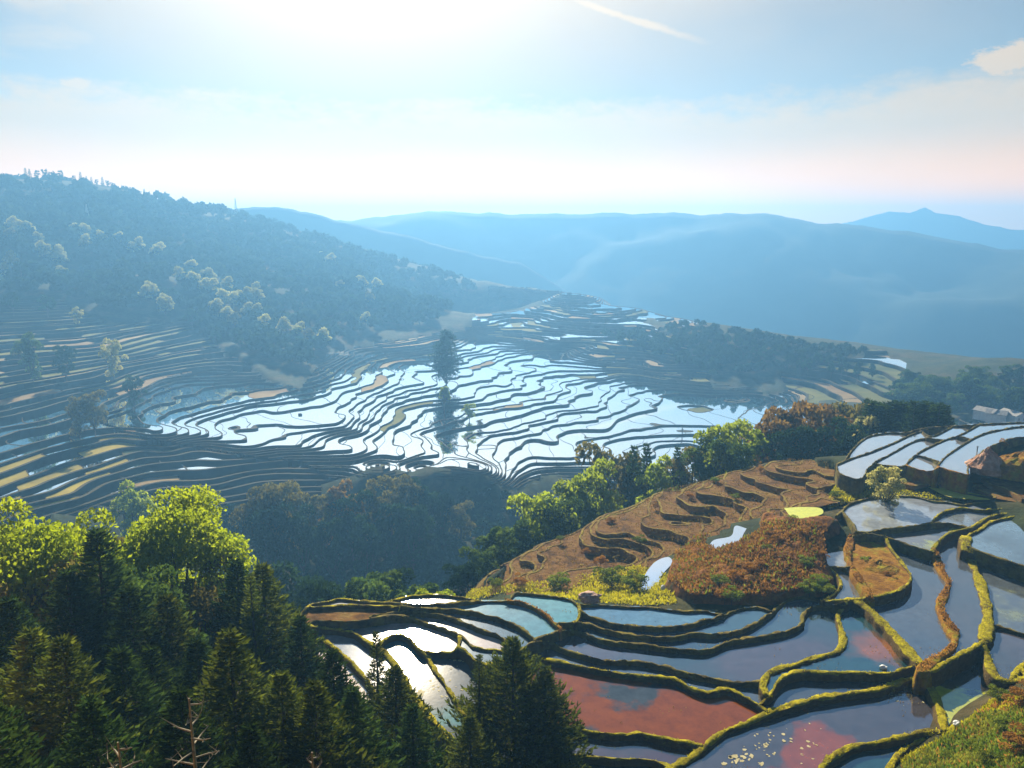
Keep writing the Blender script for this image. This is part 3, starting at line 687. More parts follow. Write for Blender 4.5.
for k, p in enumerate(PADS):
    mb = MB(); z = p[1]
    for y in range(hh):
        row = np.nonzero(grow[y] == k)[0]
        if not len(row): continue
        br = np.split(row, np.nonzero(np.diff(row) > 1)[0]+1)
        for s in br:
            x0, x1 = s[0]+X0, s[-1]+1+X0; yy = y+Y0
            mb.face([at_z(x0,yy+1,z), at_z(x1,yy+1,z), at_z(x1,yy,z), at_z(x0,yy,z)])
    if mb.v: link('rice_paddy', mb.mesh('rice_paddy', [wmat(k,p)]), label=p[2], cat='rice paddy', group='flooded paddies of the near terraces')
GRASSPTS = []
for (labl, mt, w, pts), c in zip(BUNDS, curves):
    zb = []
    for q in c:
        x, y = int(q[0]-X0), int(q[1]-Y0)
        a = lab[max(0,y-5):y+6, max(0,x-6):x+7]; ids = np.unique(a[a >= 0]) if a.size else []
        zb.append(max(LV[i] for i in ids) if len(ids) else np.nan)
    zb = np.array(zb); idx = np.arange(len(zb)); ok = ~np.isnan(zb)
    zb = np.interp(idx, idx[ok], zb[ok]) if ok.any() else np.full(len(zb), -44.)
    zp = np.pad(zb, 4, 'edge'); zb = np.convolve(zp, np.ones(9)/9, 'valid')*.6 + zb*.4 + .22
    P = np.array([at_z(q[0], q[1], z) for q, z in zip(c, zb)])
    # resample
    seg = np.concatenate([[0], np.cumsum(np.linalg.norm(np.diff(P[:,:2], axis=0), axis=1))])
    n = max(3, int(seg[-1]/.45)); s = np.linspace(0, seg[-1], n)
    P = np.stack([np.interp(s, seg, P[:,i]) for i in range(3)], 1)
    T = np.gradient(P[:,:2], axis=0); T /= (np.linalg.norm(T, axis=1)[:,None]+1e-9); Nn = np.stack([-T[:,1], T[:,0]], 1)
    prof = [(-.75,-3.2),(-.62,-1.4),(-.55,-.5),(-.5,-.08),(-.34,.03),(0,.04),(.34,.02),(.5,-.1),(.55,-.5),(.62,-1.4),(.75,-3.2)]
    V = []; kk = len(prof)
    wv = .55*w*(1+.75*fbm(s/2.3+sum(map(ord, labl)) % 50, s*0, 3))
    for i in range(n):
        for j, (o, dz) in enumerate(prof):
            jx = fbm(np.array([P[i,0]*1.7+j*3]), np.array([P[i,1]*1.7]))[0]
            V.append((P[i,0]+Nn[i,0]*(o*wv[i]+jx*.2), P[i,1]+Nn[i,1]*(o*wv[i]+jx*.2), P[i,2]+dz+(jx*.22 if 2 < j < 8 else 0)))
    Fq = [(i*kk+j, (i+1)*kk+j, (i+1)*kk+j+1, i*kk+j+1) for i in range(n-1) for j in range(kk-1)]
    mb = MB(); mb.v = V; mb.f = Fq+[tuple(range(kk)), tuple((n-1)*kk+j for j in range(kk))[::-1]]; mb.m = [0]*len(mb.f)
    link('earth_bund', mb.mesh('earth_bund', [M[mt]], True), label=labl, cat='bund', group='earth bunds of the near terraces')
    if P[:,1].mean() < 120: GRASSPTS.append((mt, P, Nn, wv))

# ------------------------------------------------------------------ trees
def conifer_mesh(H, Rb, whorls, per, sprig, leafmat, tip=.35, nsp=9, bare=.1, droop=.25):
    P = []; D = []; Ln = []; t = MB()
    t.tube([(0,0,-1.2),(0,0,H*.3),(0,0,H*.7),(0,0,H*.99)], [H*.016,H*.012,H*.007,.015], 6)
    ga = 0
    for w in range(whorls):
        f = bare+(1-bare)*(w+.5)/whorls; z0 = H*f
        L0 = Rb*(1-f)**.92*(1 if f > .18 else .7)+.10
        for b in range(per):
            ga += 2.39996+rng.normal()*.25; L = L0*rng.uniform(.5,1.22); zz = z0+rng.normal()*.05*H/whorls
            n = max(3, int(nsp*L/Rb)+2)
            s = np.linspace(.22, 1, n)**.8; rr = L*s; hz = zz+L*(.18*s-droop*s**2*1.6+tip*s**3*.9)
            x = rr*math.cos(ga); y = rr*math.sin(ga)
            pts = np.stack([x,y,hz],1); d = np.gradient(pts, axis=0); d /= np.linalg.norm(d,axis=1)[:,None]
            if L > .5 and b % 2 == 0: t.tube([pts[0], pts[n//2], pts[-1]], [.03*L**.5+.008,.014,.006], 3, cap=False)
            side = np.stack([-d[:,1], d[:,0], d[:,2]*0], 1)
            for q in range(4):
                sg = (-1,1,.4,-.4)[q]; sl = sprig*rng.uniform(.55,1.25,n)*(.75+.45*s)*(1-.4*f)
                dd = d*.75+side*sg*.8+rng.normal(size=(n,3))*.22; dd[:,2] += .15 if q < 2 else .5
                dd /= np.linalg.norm(dd,axis=1)[:,None]
                P.append(pts+dd*sl[:,None]*.45); D.append(dd); Ln.append(sl)
    P = np.concatenate(P); D = np.concatenate(D); Ln = np.concatenate(Ln)
    P = np.vstack([P, [[0,0,H*.99]]]); D = np.vstack([D, [[0,0,1]]]); Ln = np.append(Ln, sprig*1.5)
    V, Q = quads_at(P, Ln, np.append(Ln[:-1]*.28, .1), D)
    return t.mesh('trunk', [M['bark']], True), np_mesh('crown', V, Q, [leafmat])
def broad_mesh(H, Rc, clumps, leaves, size, leafmat, base=.35, flat=.8, seed=0, irr=.35, low=-.75):
    rs = np.random.default_rng(seed); t = MB()
    top = H*base
    t.tube([(0,0,-1.5),(.05*Rc,0,top*.6),(0,.04*Rc,top*1.1),(0,0,H*.75)], [H*.022,H*.017,H*.013,H*.004], 7)
    c0 = np.array([0,0,(H+top)/2]); hz = (H-top)/2
    P = []; 
    for k in range(clumps):
        d = rs.normal(size=3); d /= np.linalg.norm(d); 
        if d[2] < low: d[2] *= -.6
        f = rs.uniform(.35,.82)**.8
        c = c0+d*np.array([Rc,Rc,hz])*f*(1+rs.normal()*irr*.35)
        r = Rc*rs.uniform(.22,.40)
        if k < 14:
            m = np.array([0,0,top*rs.uniform(.7,1.2)]); t.tube([m, (m+c)/2+rs.normal(size=3)*.05*Rc, c], [H*.009,H*.006,H*.002], 5, cap=False)
        n = int(leaves/clumps*(r/(Rc*.31))**2)
        dd = rs.normal(size=(n,3)); dd /= np.linalg.norm(dd,axis=1)[:,None]; dd[:,2] = np.where(dd[:,2] < -.35, -dd[:,2], dd[:,2])
        rad = r*rs.uniform(.45,1.08,n)**.6
        P.append(c+dd*rad[:,None]*np.array([1,1,flat]))
    P = np.concatenate(P)
    V, Q = quads_at(P, size*rs.uniform(.6,1.4,len(P)), size*rs.uniform(.4,.8,len(P)))
    return t.mesh('trunk', [M['bark']], True), np_mesh('crown', V, Q, [leafmat])
KINDS = {}; M['stub'] = leafy('stubble', (.14,.08,.02), (.26,.19,.04), .4, .4)
def kind(k, H, *meshes): KINDS[k] = (H, meshes)
for i in range(3): kind('spruce%d' % i, 22, *conifer_mesh(22, 5.4+.5*i, 50+4*i, 9, .8, M['needle'] if i < 2 else M['needle2'], nsp=13, tip=.45, droop=.2))
kind('bushyspruce', 16, *conifer_mesh(16, 6.6, 48, 12, .62, M['needle2'], tip=.6, droop=.12, nsp=22))
kind('slim', 16, *conifer_mesh(16, 2.3, 34, 7, .5, M['needle2'], bare=.25))
kind('ybroad', 16, *broad_mesh(16, 5.8, 60, 26000, .30, M['yleaf'], .28, .75, 1))
kind('ybroad2', 16, *broad_mesh(16, 5.6, 55, 22000, .32, M['yleaf'], .2, .8, 2))
kind('gbroad', 14, *broad_mesh(14, 5.2, 50, 18000, .34, M['gleaf'], .15, .8, 3))
kind('obroad', 13, *broad_mesh(13, 4.8, 45, 15000, .32, M['oleaf'], .12, .8, 4))
kind('pbroad', 13, *broad_mesh(13, 3.6, 36, 9000, .34, M['pleaf'], .2, .8, 5))
for nm, mt in (('y','yleaf'),('g','gleaf'),('d','dleaf'),('r','rleaf'),('o','oleaf'),('p','pleaf')):
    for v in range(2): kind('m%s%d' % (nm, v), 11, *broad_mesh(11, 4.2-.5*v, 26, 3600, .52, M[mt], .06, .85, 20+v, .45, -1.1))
for v in range(2): kind('mc%d' % v, 12, *conifer_mesh(12, 2.5-.3*v, 26, 7, .75, M['needle'], nsp=6))
kind('tallround', 15, *broad_mesh(15, 3.2, 26, 3600, .6, M['yleaf'], .40, .9, 31))
kind('talldark', 28, *broad_mesh(28, 9.0, 70, 9000, .95, M['dleaf'], .03, 1.1, 32, .35, -1.1))
for nm, mt in (('d','dleaf'),('o','oleaf'),('p','pleaf'),('h','hleaf')):
    kind('f'+nm, 14, *broad_mesh(14, 6.0, 22, 900, 1.5, M[mt], .12, .8, 41))
kind('sky', 12, *broad_mesh(12, 2.8, 12, 320, 1.2, M['dleaf'], .08, .9, 51, .5, -1.1))
kind('skyc', 12, *conifer_mesh(12, 2.0, 12, 5, 1.3, M['needle'], nsp=4))
kind('bush', 3, *broad_mesh(3, 1.9, 16, 1500, .26, M['ggrass'], .05, .8, 61))
kind('bushb', 3, *broad_mesh(3, 1.9, 16, 1500, .26, M['bgrass'], .05, .8, 62))
def plant(name, k, px, top, d, label, cat='tree', group=None, width=1.0, base_z=None, minh=1.0, maxh=99):
    H, (tm, cm) = KINDS[k]
    a, b, zt = at_d(px, top, DM(d)); g = G1(a, b) if base_z is None else base_z
    h = min(maxh, max(minh, zt-g)); s = h/H
    if width == 1.0: width = max(.75, min(1.3, (1/s)**.35)) if 'spruce' not in k else (1.2 if 'bushy' in k else 1.4)
    e = bpy.data.objects.new(name, None); COL.objects.link(e); e.location = (a, b, g); e.rotation_euler = (0,0,rng.uniform(0,6.28)); e.scale = (s*width, s*width, s)
    e['label'] = label; e['category'] = cat; e.empty_display_size = .5
    if group: e['group'] = group
    link('trunk' if cat == 'tree' else 'stem', tm, e); link('crown' if cat == 'tree' else 'foliage', cm, e)
    return e
FG = 'trees on the near hillside'
for k, px, top, d, lab_ in (
 ('ybroad',165,497,78,'big yellow green broadleaf tree glowing in the backlight, right of the dark conifer peak'),
 ('ybroad2',50,509,82,'yellow topped broadleaf tree near the left edge, left of the dark conifer peak'),
 ('ybroad2',-4,503,72,'yellow green broadleaf tree cut by the left edge of the picture'),
 ('obroad',98,524,86,'thin olive brown tree between the two yellow broadleaf trees'),
 ('gbroad',128,552,66,'pale dotted leafy tree leaning right behind the dark conifer peak'),
 ('obroad',198,556,74,'olive yellow bushy tree under the right side of the glowing broadleaf tree'),
 ('obroad',20,560,66,'shaded green tree below the left edge yellow crown')):
    plant('broadleaf_tree', k, px, top, d, lab_, 'tree', FG)
for k, px, top, d, lab_ in (
 ('spruce0',96,532,63,'tallest black green conifer, its peak between the two yellow broadleaf trees'),
 ('spruce1',66,572,60,'dark conifer on the left shoulder of the tallest conifer'),
 ('spruce0',128,590,56,'dark conifer on the right shoulder of the tallest conifer'),
 ('spruce2',166,598,58,'dense conifer below the glowing yellow green broadleaf tree'),
 ('spruce1',236,562,68,'left one of the two tall conifers standing together beside the open valley'),
 ('spruce2',262,566,66,'right one of the two tall conifers standing together beside the open valley'),
 ('slim',250,575,62,'slim conifer in front of the two tall conifers'),
 ('spruce0',300,618,60,'dark conifer at the left tip of the near terraces'),
 ('spruce2',30,632,47,'olive conifer with bare twig tips near the left edge'),
 ('spruce2',62,640,44,'olive conifer with a pointed top, second from the left edge in the lower row'),
 ('spruce1',120,650,46,'dark conifer with bright branch tips left of the dead treetop'),
 ('spruce0',150,648,50,'dark conifer behind the dead treetop'),
 ('spruce2',229,632,43,'pointed olive conifer right of the dead treetop'),
 ('spruce1',196,640,50,'shaded conifer between the dead treetop and the pointed olive one'),
 ('spruce2',281,674,41,'small pointed conifer at the bottom, right of the larger pointed one'),
 ('spruce2',314,684,39,'small pointed conifer at the bottom, in front of the cream paddy'),
 ('spruce0',332,652,50,'dark conifer in front of the greyish white left paddy'),
 ('slim',376,632,60,'slim see-through conifer in front of the left terraces'),
 ('spruce2',395,668,52,'olive conifer right of the slim see-through one'),
 ('spruce1',352,690,42,'low dark conifer at the bottom below the slim one'),
 ('spruce0',412,706,46,'low dark conifer at the bottom left of the big bushy conifer'),
 ('spruce1',8,600,56,'dark conifer against the left edge under the yellow green broadleaf crown'),
 ('spruce0',180,690,36,'black green conifer at the bottom behind the dead treetop branches'),
 ('spruce1',90,700,35,'black green conifer at the bottom edge left of the dead treetop'),
 ('spruce0',-20,690,34,'conifer at the bottom left corner'),
 ('spruce1',250,726,34,'lowest dark conifer at the bottom edge between the small pointed ones'),
 ('bushyspruce',513,640,57,'big bushy conifer standing alone before the rust red paddy'),
 ('slim',479,655,56,'slim conifer top joined to the left side of the big bushy conifer'),
 ('spruce2',545,668,56,'darker conifer pressed against the right side of the big bushy one'),
 ('spruce2',470,716,50,'low olive conifer at the foot of the big bushy one'),
 ):
    plant('conifer_tree', k, px, top, d, lab_, 'tree', FG)
def dead_top(px, top, d, h, spread, label, n=13):
    x, y, z = at_d(px, top, d); t = MB(); g = G1(x, y)
    t.tube([(0,0,0),(0,0,z-g)], [.16,.025], 7)
    e = bpy.data.objects.new('dead_tree', None); COL.objects.link(e); e.location = (x,y,g); e['label'] = label; e['category'] = 'dead tree'; e['group'] = 'bare dead treetops'
    link('trunk', t.mesh('trunk', [M['palebark']], True), e)
    for i in range(n):
        f = i/n; a = i*2.4+rng.normal()*.3; L = spread*(.25+.75*f)*rng.uniform(.7,1.2); zz = z-g-.25-h*f
        tip = np.array([math.cos(a)*L, math.sin(a)*L, zz+L*rng.uniform(.1,.55)]); b = MB(); m = tip*.55; m[2] = zz+L*.12
        b.tube([(0,0,zz),m,tip],[.035,.026,.012],5)
        for s in range(3):
            p = m+(tip-m)*rng.uniform(0,1); b.tube([p, p+rng.normal(size=3)*.18*spread*.6+np.array([0,0,.12])],[.012,.005],4)
        link('branch', b.mesh('branch', [M['palebark']], True), e)
dead_top(189,698,25,3.2,1.5,'bare pale dead treetop with whorls of upswept branches near the bottom edge')
dead_top(118,742,23,2.0,1.6,'broken bare dead treetop with level branches at the bottom edge',9)
dead_top(312,752,23,1.4,.7,'small bare twiggy treetop at the bottom edge',8)

SPG = 'trees behind the brown spur'
for k, px, top, d, lab_ in (
 ('my0',538,483,142,'pointed bright green tree at the left end of the spur trees'),
 ('my1',570,472,150,'yellow green tree, second from the left end of the spur trees'),
 ('my0',597,458,152,'round yellow green tree left of the dark conifer pair'),
 ('mg0',560,496,140,'lower green tree in front of the yellow green spur trees'),
 ('mo0',616,436,172,'olive tree top left of the dark conifer pair'),
 ('mc0',634,447,166,'left dark conifer of the pair amid the spur trees'),
 ('mc1',647,444,168,'right dark conifer of the pair amid the spur trees'),
 ('my1',663,450,160,'narrow bright green tree between dark conifers on the spur'),
 ('mc0',678,448,164,'dark narrow conifer right of the narrow bright green tree'),
 ('mo0',694,440,162,'grey olive tree left of the big yellow spur tree'),
 ('my0',726,416,158,'biggest yellow green tree behind the brown spur'),
 ('my1',745,414,164,'yellow green tree touching the rusty trees on the spur'),
 ('mg0',712,432,156,'green tree under the left side of the biggest yellow spur tree'),
 ('mg1',740,440,150,'shaded green tree at the foot of the biggest yellow spur tree'),
 ('mr0',778,405,172,'rusty brown tree beside the biggest yellow spur tree'),
 ('mr1',800,392,178,'tallest rusty brown tree of the spur'),
 ('mr0',822,393,182,'rusty brown tree right of the tallest rusty one'),
 ('mo0',852,391,190,'olive gold tree right of the rusty trees'),
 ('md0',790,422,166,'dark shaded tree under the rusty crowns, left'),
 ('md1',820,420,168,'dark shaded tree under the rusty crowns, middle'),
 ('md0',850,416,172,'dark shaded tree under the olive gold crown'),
 ('mp1',868,407,180,'pale tree between the rusty trees and the dark conifer row'),
 ('mg1',500,520,132,'dull green tree on the shaded foot of the spur'),
 ('mg0',480,545,126,'low dull green tree at the lower left foot of the spur'),
 ('mg1',520,512,138,'dull green tree just below the pointed bright one'),
 ('md0',462,560,122,'dark bushy tree at the bottom of the spur'),
 ('mp1',890,462,128,'small pale green tree standing in front of the white upper terraces'),
 ):
    plant('broadleaf_tree' if k[1] != 'c' else 'conifer_tree', k, px, top, d, lab_, 'tree', SPG, minh=3)
for i, px in enumerate(range(868, 952, 4)):
    plant('conifer_tree', 'mc%d' % (i % 2), px+rng.normal()*1.5, 403+rng.normal()*2+(3 if px > 930 else 0), 186+rng.uniform(-6,6), 'small dark conifer in the tight row behind the white upper terraces', 'tree', 'dark conifer row behind the white terraces', minh=4, width=1.5)
RV = 'trees in the dark ravine beyond the near terraces'
for k, px, top, d, lab_ in (
 ('mg0',364,571,112,'round green tree left of centre at the edge of the dark ravine'),
 ('mg1',384,562,116,'taller green tree right of the round one at the ravine edge'),
 ('md0',398,572,118,'dark tree at the ravine edge right of the taller green one'),
 ('mg1',420,576,108,'small green tree at the ravine edge near the white sliver paddy'),
 ('my1',428,585,98,'tiny bright tree at the ravine edge near the white sliver paddy'),
 ('my0',441,588,98,'tiny pale round tree right of the tiny bright one'),
 ('md1',330,576,118,'dark blue green tree in the ravine left of the round green one'),
 ('mc0',350,585,104,'small dark conifer at the far left rim of the near terraces'),
 ('md0',315,572,130,'dark tree above the left tip of the near terraces'),
 ('md0',300,560,150,'shaded tree in the ravine beside the tall conifers'),
 ): plant('broadleaf_tree', k, px, top, d, lab_, 'tree', RV, minh=3)
BG = 'big dark trees on the shaded bank under the valley terraces'
for k, px, top, d, lab_ in (
 ('mo0',262,478,262,'leftmost big brownish tree on the shaded bank below the valley terraces'),
 ('mo0',276,474,264,'olive brown crowned tree joined to the leftmost one on the shaded bank'),
 ('md0',268,500,250,'dark tree at the foot of the leftmost brown pair'),
 ('mo1',322,486,264,'small brown tree between the two big groups on the shaded bank'),
 ('mr1',342,474,266,'thin reddish tree poking up before the cream valley paddies'),
 ('md0',350,488,258,'dark tree below the thin reddish one'),
 ('mo1',372,474,266,'olive dark tree left of the widest brown crown'),
 ('mo0',398,468,268,'widest brown crown on the shaded bank'),
 ('md1',418,472,270,'dark tree joined to the right of the widest brown crown'),
 ('md1',390,495,252,'dark tree below the widest brown crown'),
 ('md0',412,498,250,'lower dark tree right of the widest brown crown'),
 ('md1',440,486,272,'dark tree at the right end of the shaded bank'),
 ('md0',300,505,252,'dark tree between the left and middle groups of the shaded bank'),
 ('md1',330,512,246,'low dark tree in the middle of the shaded bank'),
 ('md0',365,515,244,'lowest dark tree in the middle of the shaded bank'),
 ('mo0',460,500,268,'brown bush tree on the right of the shaded bank'),
 ): plant('broadleaf_tree', k, px, top, d, lab_, 'tree', BG, minh=6)
VT = 'single trees among the valley terraces'
for k, px, top, d, lab_ in (
 ('talldark',446,333,470,'tall dark blue tree standing up from mid valley, casting a long shadow'),
 ('tallround',444,386,398,'slim round headed green tree in front of the tall dark tree'),
 ('my0',469,402,396,'small bushy green tree right of the slim round headed one'),
 ('mg1',26,327,470,'bright green tree on the upper left terraces'),
 ('mp1',109,334,480,'tiny pale tree on the upper left terraces'),
 ('my1',128,474,276,'small yellow green tree at the lower end of the steep left slope'),
 ('mo0',90,388,380,'olive bush on the nose of the left terraces'),
 ('mo1',75,392,378,'olive bush left of the other one on the nose of the left terraces'),
 ('md1',131,371,420,'small grey green tree above the nose of the left terraces'),
 ('md0',62,342,470,'dark tree right of the bright green one on the upper left terraces'),
 ('mo0',480,440,385,'shrubby mound tree right of the small bushy valley tree'),
 ('mp1',76,305,590,'spindly pale tree on the upper left terrace edge'),
 ): plant('broadleaf_tree', k, px, top, d, lab_, 'tree', VT, minh=4)
# hill forest: the trees one can tell apart
for k, px, top, d in (('fp',145,268,640),('fp',12,212,800),('fp',28,220,790),('fp',2,235,740),('fp',40,236,760),('fp',60,246,750),('fp',85,222,800),('fp',118,232,790),('fp',132,240,770),('fo',8,228,770),
   ('fp',225,258,680),('fp',240,270,650),('fp',255,285,620),('fo',215,280,620),('fo',232,292,600),('fp',262,300,590),('fp',190,250,720),('fp',205,262,690),
   ('fp',298,316,560),('fo',308,328,550),('fd',285,338,545),('fd',270,330,555),('fd',255,338,550),('fd',236,328,560),('fd',300,345,540),('fd',240,345,545),('fd',275,350,535),('fd',215,332,560),
   ('fd',330,300,640),('fd',352,295,680),('fo',370,290,700),('fo',340,280,740),('fd',325,325,580),('fd',388,300,690),('fd',400,290,740),('fd',420,295,740),('fp',365,312,640),
   ('fd',20,262,690),('fd',60,275,660),('fd',90,270,680),('fd',120,280,660),('fd',170,285,640),('fd',190,295,610),('fd',10,285,620),('fd',45,290,610)):
    plant('broadleaf_tree', k, px, top, d, {'fp':'pale hazy tree on the wooded left hillside','fo':'brownish hazy tree on the wooded left hillside','fd':'dark hazy tree on the wooded left hillside'}[k], 'tree', {'fp':'pale','fo':'brownish','fd':'dark'}[k]+' trees of the hazy left hillside', minh=9, maxh=14)
for cx_, cy_, dd, n in ((15,236,770,5),(50,246,755,4),(90,238,790,4),(135,246,780,3),(145,286,640,3),(232,285,640,5),(255,272,655,4),(205,262,690,3),(300,318,565,3),(180,262,700,3),(330,272,880,3),(380,285,800,3)):
    for i in range(n):
        plant('broadleaf_tree', 'fp', cx_+rng.normal()*11, cy_-9+rng.normal()*5, dd+rng.normal()*14, 'pale hazy tree on the wooded left hillside', 'tree', 'pale trees of the hazy left hillside', minh=11, maxh=15)
for px, top, c in ((25,168,0),(29,169,0),(36,168,1),(43,167,1),(46,169,0),(50,170,1),(53,171,0),(60,168,1),(73,174,1),(80,172,0),(86,176,0),(91,177,0),(96,178,1),(102,177,0),(107,179,1),(111,181,1),(114,182,1),(122,189,0),(126,190,1),(134,191,1),(140,192,1),(144,189,0),(150,195,1),(156,198,1),(173,202,1)):
    plant('broadleaf_tree' if c else 'conifer_tree', 'sky' if c else 'skyc', px, top, np.interp(px,[0,60,110,140,170],[950,960,980,985,1000])-6, 'tiny round tree in the line on the left skyline' if c else 'tiny pointed conifer in the line on the left skyline', 'tree', 'round skyline trees' if c else 'pointed skyline trees', minh=7)
for i in range(36):
    px = rng.uniform(908, 1034); d = rng.uniform(425, 500); x, y, _ = at_d(px, 300, d); g = G1(x, y)
    e = plant('broadleaf_tree', ('mg0','mg1','md1','mg1')[i % 4], px, 300, d, 'hazy green tree of the grove beyond the upper right terraces', 'tree', 'grove beyond the upper right terraces')
    s = rng.uniform(.9,1.7); e.location.z = g; e.scale = (s*1.15, s*1.15, s)
for i in range(34):
    px = 690+i*5.7+rng.normal()*3; d = np.interp(px,[690,750,800,880],[612,575,553,532])+rng.uniform(-16,4); x, y, _ = at_d(px, 300, d); g = G1(x, y)
    s = rng.uniform(.35,.62); e = plant('broadleaf_tree', 'fd', px, 300, d, 'blue hazy tree along the crest of the wooded ridge at right', 'tree', 'trees of the blue ridge crest')
    e.location.z = g; e.scale = (s, s, s*rng.uniform(.9,1.4))
# the forest that reads as one mass
def forest():
    tv, tq = quads_at(np.zeros((1,3)), 1, 1); Vs = []; Qs = []; n0 = 0
    def clump(x, y, z, r, h, n):
        nonlocal n0
        d = rand_dirs(n); d[:,2] = np.abs(d[:,2])
        P = np.array([x,y,z+h*.35])+d*np.array([r,r,h*.65])*rng.uniform(.6,1,(n,1))
        V, Q = quads_at(P, r*.75*rng.uniform(.7,1.3,n), r*.55); Vs.append(V); Qs.append(Q+n0); n0 += len(V)
    polys = [([(-120,176),(60,185),(110,193),(240,217),(300,236),(430,273),(480,286),(430,326),(360,334),(325,345),(302,376),(264,360),(212,338),(190,312),(110,312),(60,294),(-120,296)], 430, 1150, 2400, 5.6),
             ([(690,322),(750,334),(800,346),(880,353),(880,352),(770,370),(720,380),(640,352),(600,335),(640,332)], 430, 640, 260, 3.2),
             ([(180,508),(290,508),(360,482),(440,486),(520,494),(560,482),(530,540),(470,570),(440,592),(320,592),(280,570),(220,570),(200,540)], 160, 300, 420, 1.9)]
    for poly, a, b, n, r0 in polys:
        xs = [p[0] for p in poly]; k = 0; tries = 0
        while k < n and tries < 60000:
            tries += 400
            px = rng.uniform(min(xs), max(xs), 400); d = np.sqrt(rng.uniform(a*a, b*b, 400)); an = np.arctan((px-CX)/FP)
            x = np.sin(an)*d; y = np.cos(an)*d; z = G(x, y); qx, qy = project(x, y, z); ok = inpoly(qx, qy, poly)
            for i in np.nonzero(ok)[0]:
                if k >= n: break
                s = rng.uniform(.6,1.35); clump(x[i], y[i], z[i], r0*s, r0*s*1.7, 60); k += 1
    return np_mesh('forest', np.concatenate(Vs), np.concatenate(Qs), [M['hleaf']])
link('forest', forest(), label='hazy forest covering the hillsides and the ravine as one mass', cat='forest', kind='stuff')

# ------------------------------------------------------------------ undergrowth
for i, (px, py, z) in enumerate(((560,545,-51.5),(585,560,-51),(610,530,-50),(640,548,-49.5),(655,515,-48.6),(690,505,-47.2),(715,490,-46.4),(600,572,-51.4),(760,480,-44.8),(735,505,-46))):
    x, y, _ = at_z(px, py, z); H, (tm, cm) = KINDS[('bushb','bush')[i % 3 == 0]]; e = bpy.data.objects.new('shrub', None); COL.objects.link(e); e.location = (x, y, G1(x, y)-.1); h = .9+.5*(i % 4)/3
    e.scale = (h/H*1.3, h/H*1.3, h/H); e.rotation_euler = (0,0,i); e['label'] = ('small dry brown shrub on the stepped brown spur', 'small green shrub on the stepped brown spur')[i % 3 == 0]; e['category'] = 'shrub'; e['group'] = ('brown','green')[i % 3 == 0]+' shrubs on the spur'
    link('stem', tm, e); link('foliage', cm, e)
for i in range(26):
    px, py = rng.uniform(690, 828), rng.uniform(535, 598)
    if py < 600-(px-670)*.62 and px < 770: continue
    x, y, z = at_z(px, py, -43.2)
    for _ in range(6): z = G1(x, y)+1.1; x, y, _z = at_z(px, py, z)
    g_ = i % 4 == 0; H, (tm, cm) = KINDS['bush' if g_ else 'bushb']; h = rng.uniform(.8, 1.8); e = bpy.data.objects.new('shrub', None); COL.objects.link(e); e.location = (x, y, z-.4); e.scale = (h/H*1.3, h/H*1.3, h/H); e.rotation_euler = (0,0,i)
    e['label'] = 'small green bush scattered in the bracken of the mound' if g_ else 'small dry brown bush scattered over the bracken mound'; e['category'] = 'shrub'; e['group'] = ('green' if g_ else 'brown')+' bushes on the bracken mound'
    link('stem', tm, e); link('foliage', cm, e)
for i, (px, py) in enumerate(((975,748),(1005,730),(1018,752),(950,760),(990,765),(1022,705),(930,766),(1000,700))):
    x, y, z = at_z(px, py, -41.5)
    for _ in range(6): z = G1(x, y); x, y, _z = at_z(px, py, z)
    H, (tm, cm) = KINDS[('bush','bush','bushb')[i % 3]]; h = .8+.5*(i % 3); e = bpy.data.objects.new('fern', None); COL.objects.link(e); e.location = (x, y, z-.1); e.scale = (h/H*1.4, h/H*1.4, h/H); e.rotation_euler = (0,0,i*2)
    e['label'] = ('lush green fern clump on the bottom right slope', 'lush green fern clump on the bottom right slope', 'orange brown fern clump on the bottom right slope')[i % 3]; e['category'] = 'fern'; e['group'] = ('green','green','brown')[i % 3]+' ferns on the bottom right slope'
    link('stem', tm, e); link('foliage', cm, e)
for k, px, py, z, h, lab_ in (
 ('bush',612,592,-49.5,3.2,'leafy bright green bush on the gully side behind the blue strip paddies'),('bush',636,594,-48,2.8,'leafy bright green bush left of the narrow water runnel'),('bush',560,592,-50.5,2.6,'green bush at the foot of the brown spur'),
 ('bush',792,524,-41.9,1.3,'small bright green bush at the corner of the lime green plot'),('bush',703,566,-45,1.6,'green bush in the bracken left of the mound'),('bush',867,560,-42.2,1.3,'green plant on the little overgrown knoll'),('bushb',888,574,-42.3,1.1,'orange plant on the little overgrown knoll'),
 ('bushb',745,552,-43.2,1.5,'rust brown bracken clump on top of the mound'),('bushb',775,565,-43.2,1.7,'rust brown bracken clump in the middle of the mound'),('bushb',735,580,-44,1.4,'rust brown bracken clump low on the mound'),('bushb',805,540,-42.2,1.7,'dark brown bracken clump at the right end of the mound'),
 ('bushb',715,594,-44.6,1.2,'orange bracken clump above the blue strip paddies'),('bush',690,594,-45.2,1.3,'green bracken clump beside the narrow water runnel'),('bush',822,585,-43.6,1.2,'green clump at the right foot of the mound'),
 ('bushb',1003,443,-38.2,1.4,'round straw coloured shrub on the white upper terraces'),('bushb',520,596,-52,1.8,'brown shrub at the near foot of the spur'),('bush',495,596,-53,1.6,'dull shrub on the left foot of the spur'),('bush',835,498,-42.2,1.5,'green shrub under the tip of the white upper terraces')):
    x, y, _ = at_z(px, py, z); g = G1(x, y)
    if abs(g-z) < 3: z = max(g, z-.8)
    H, (tm, cm) = KINDS[k]; e = bpy.data.objects.new('shrub', None); COL.objects.link(e); e.location = (x,y,z); e.scale = (h/H*1.15,h/H*1.15,h/H); e.rotation_euler = (0,0,px)
    e['label'] = lab_; e['category'] = 'shrub'; e['group'] = 'shrubs round the near terraces'
    link('stem', tm, e); link('foliage', cm, e)
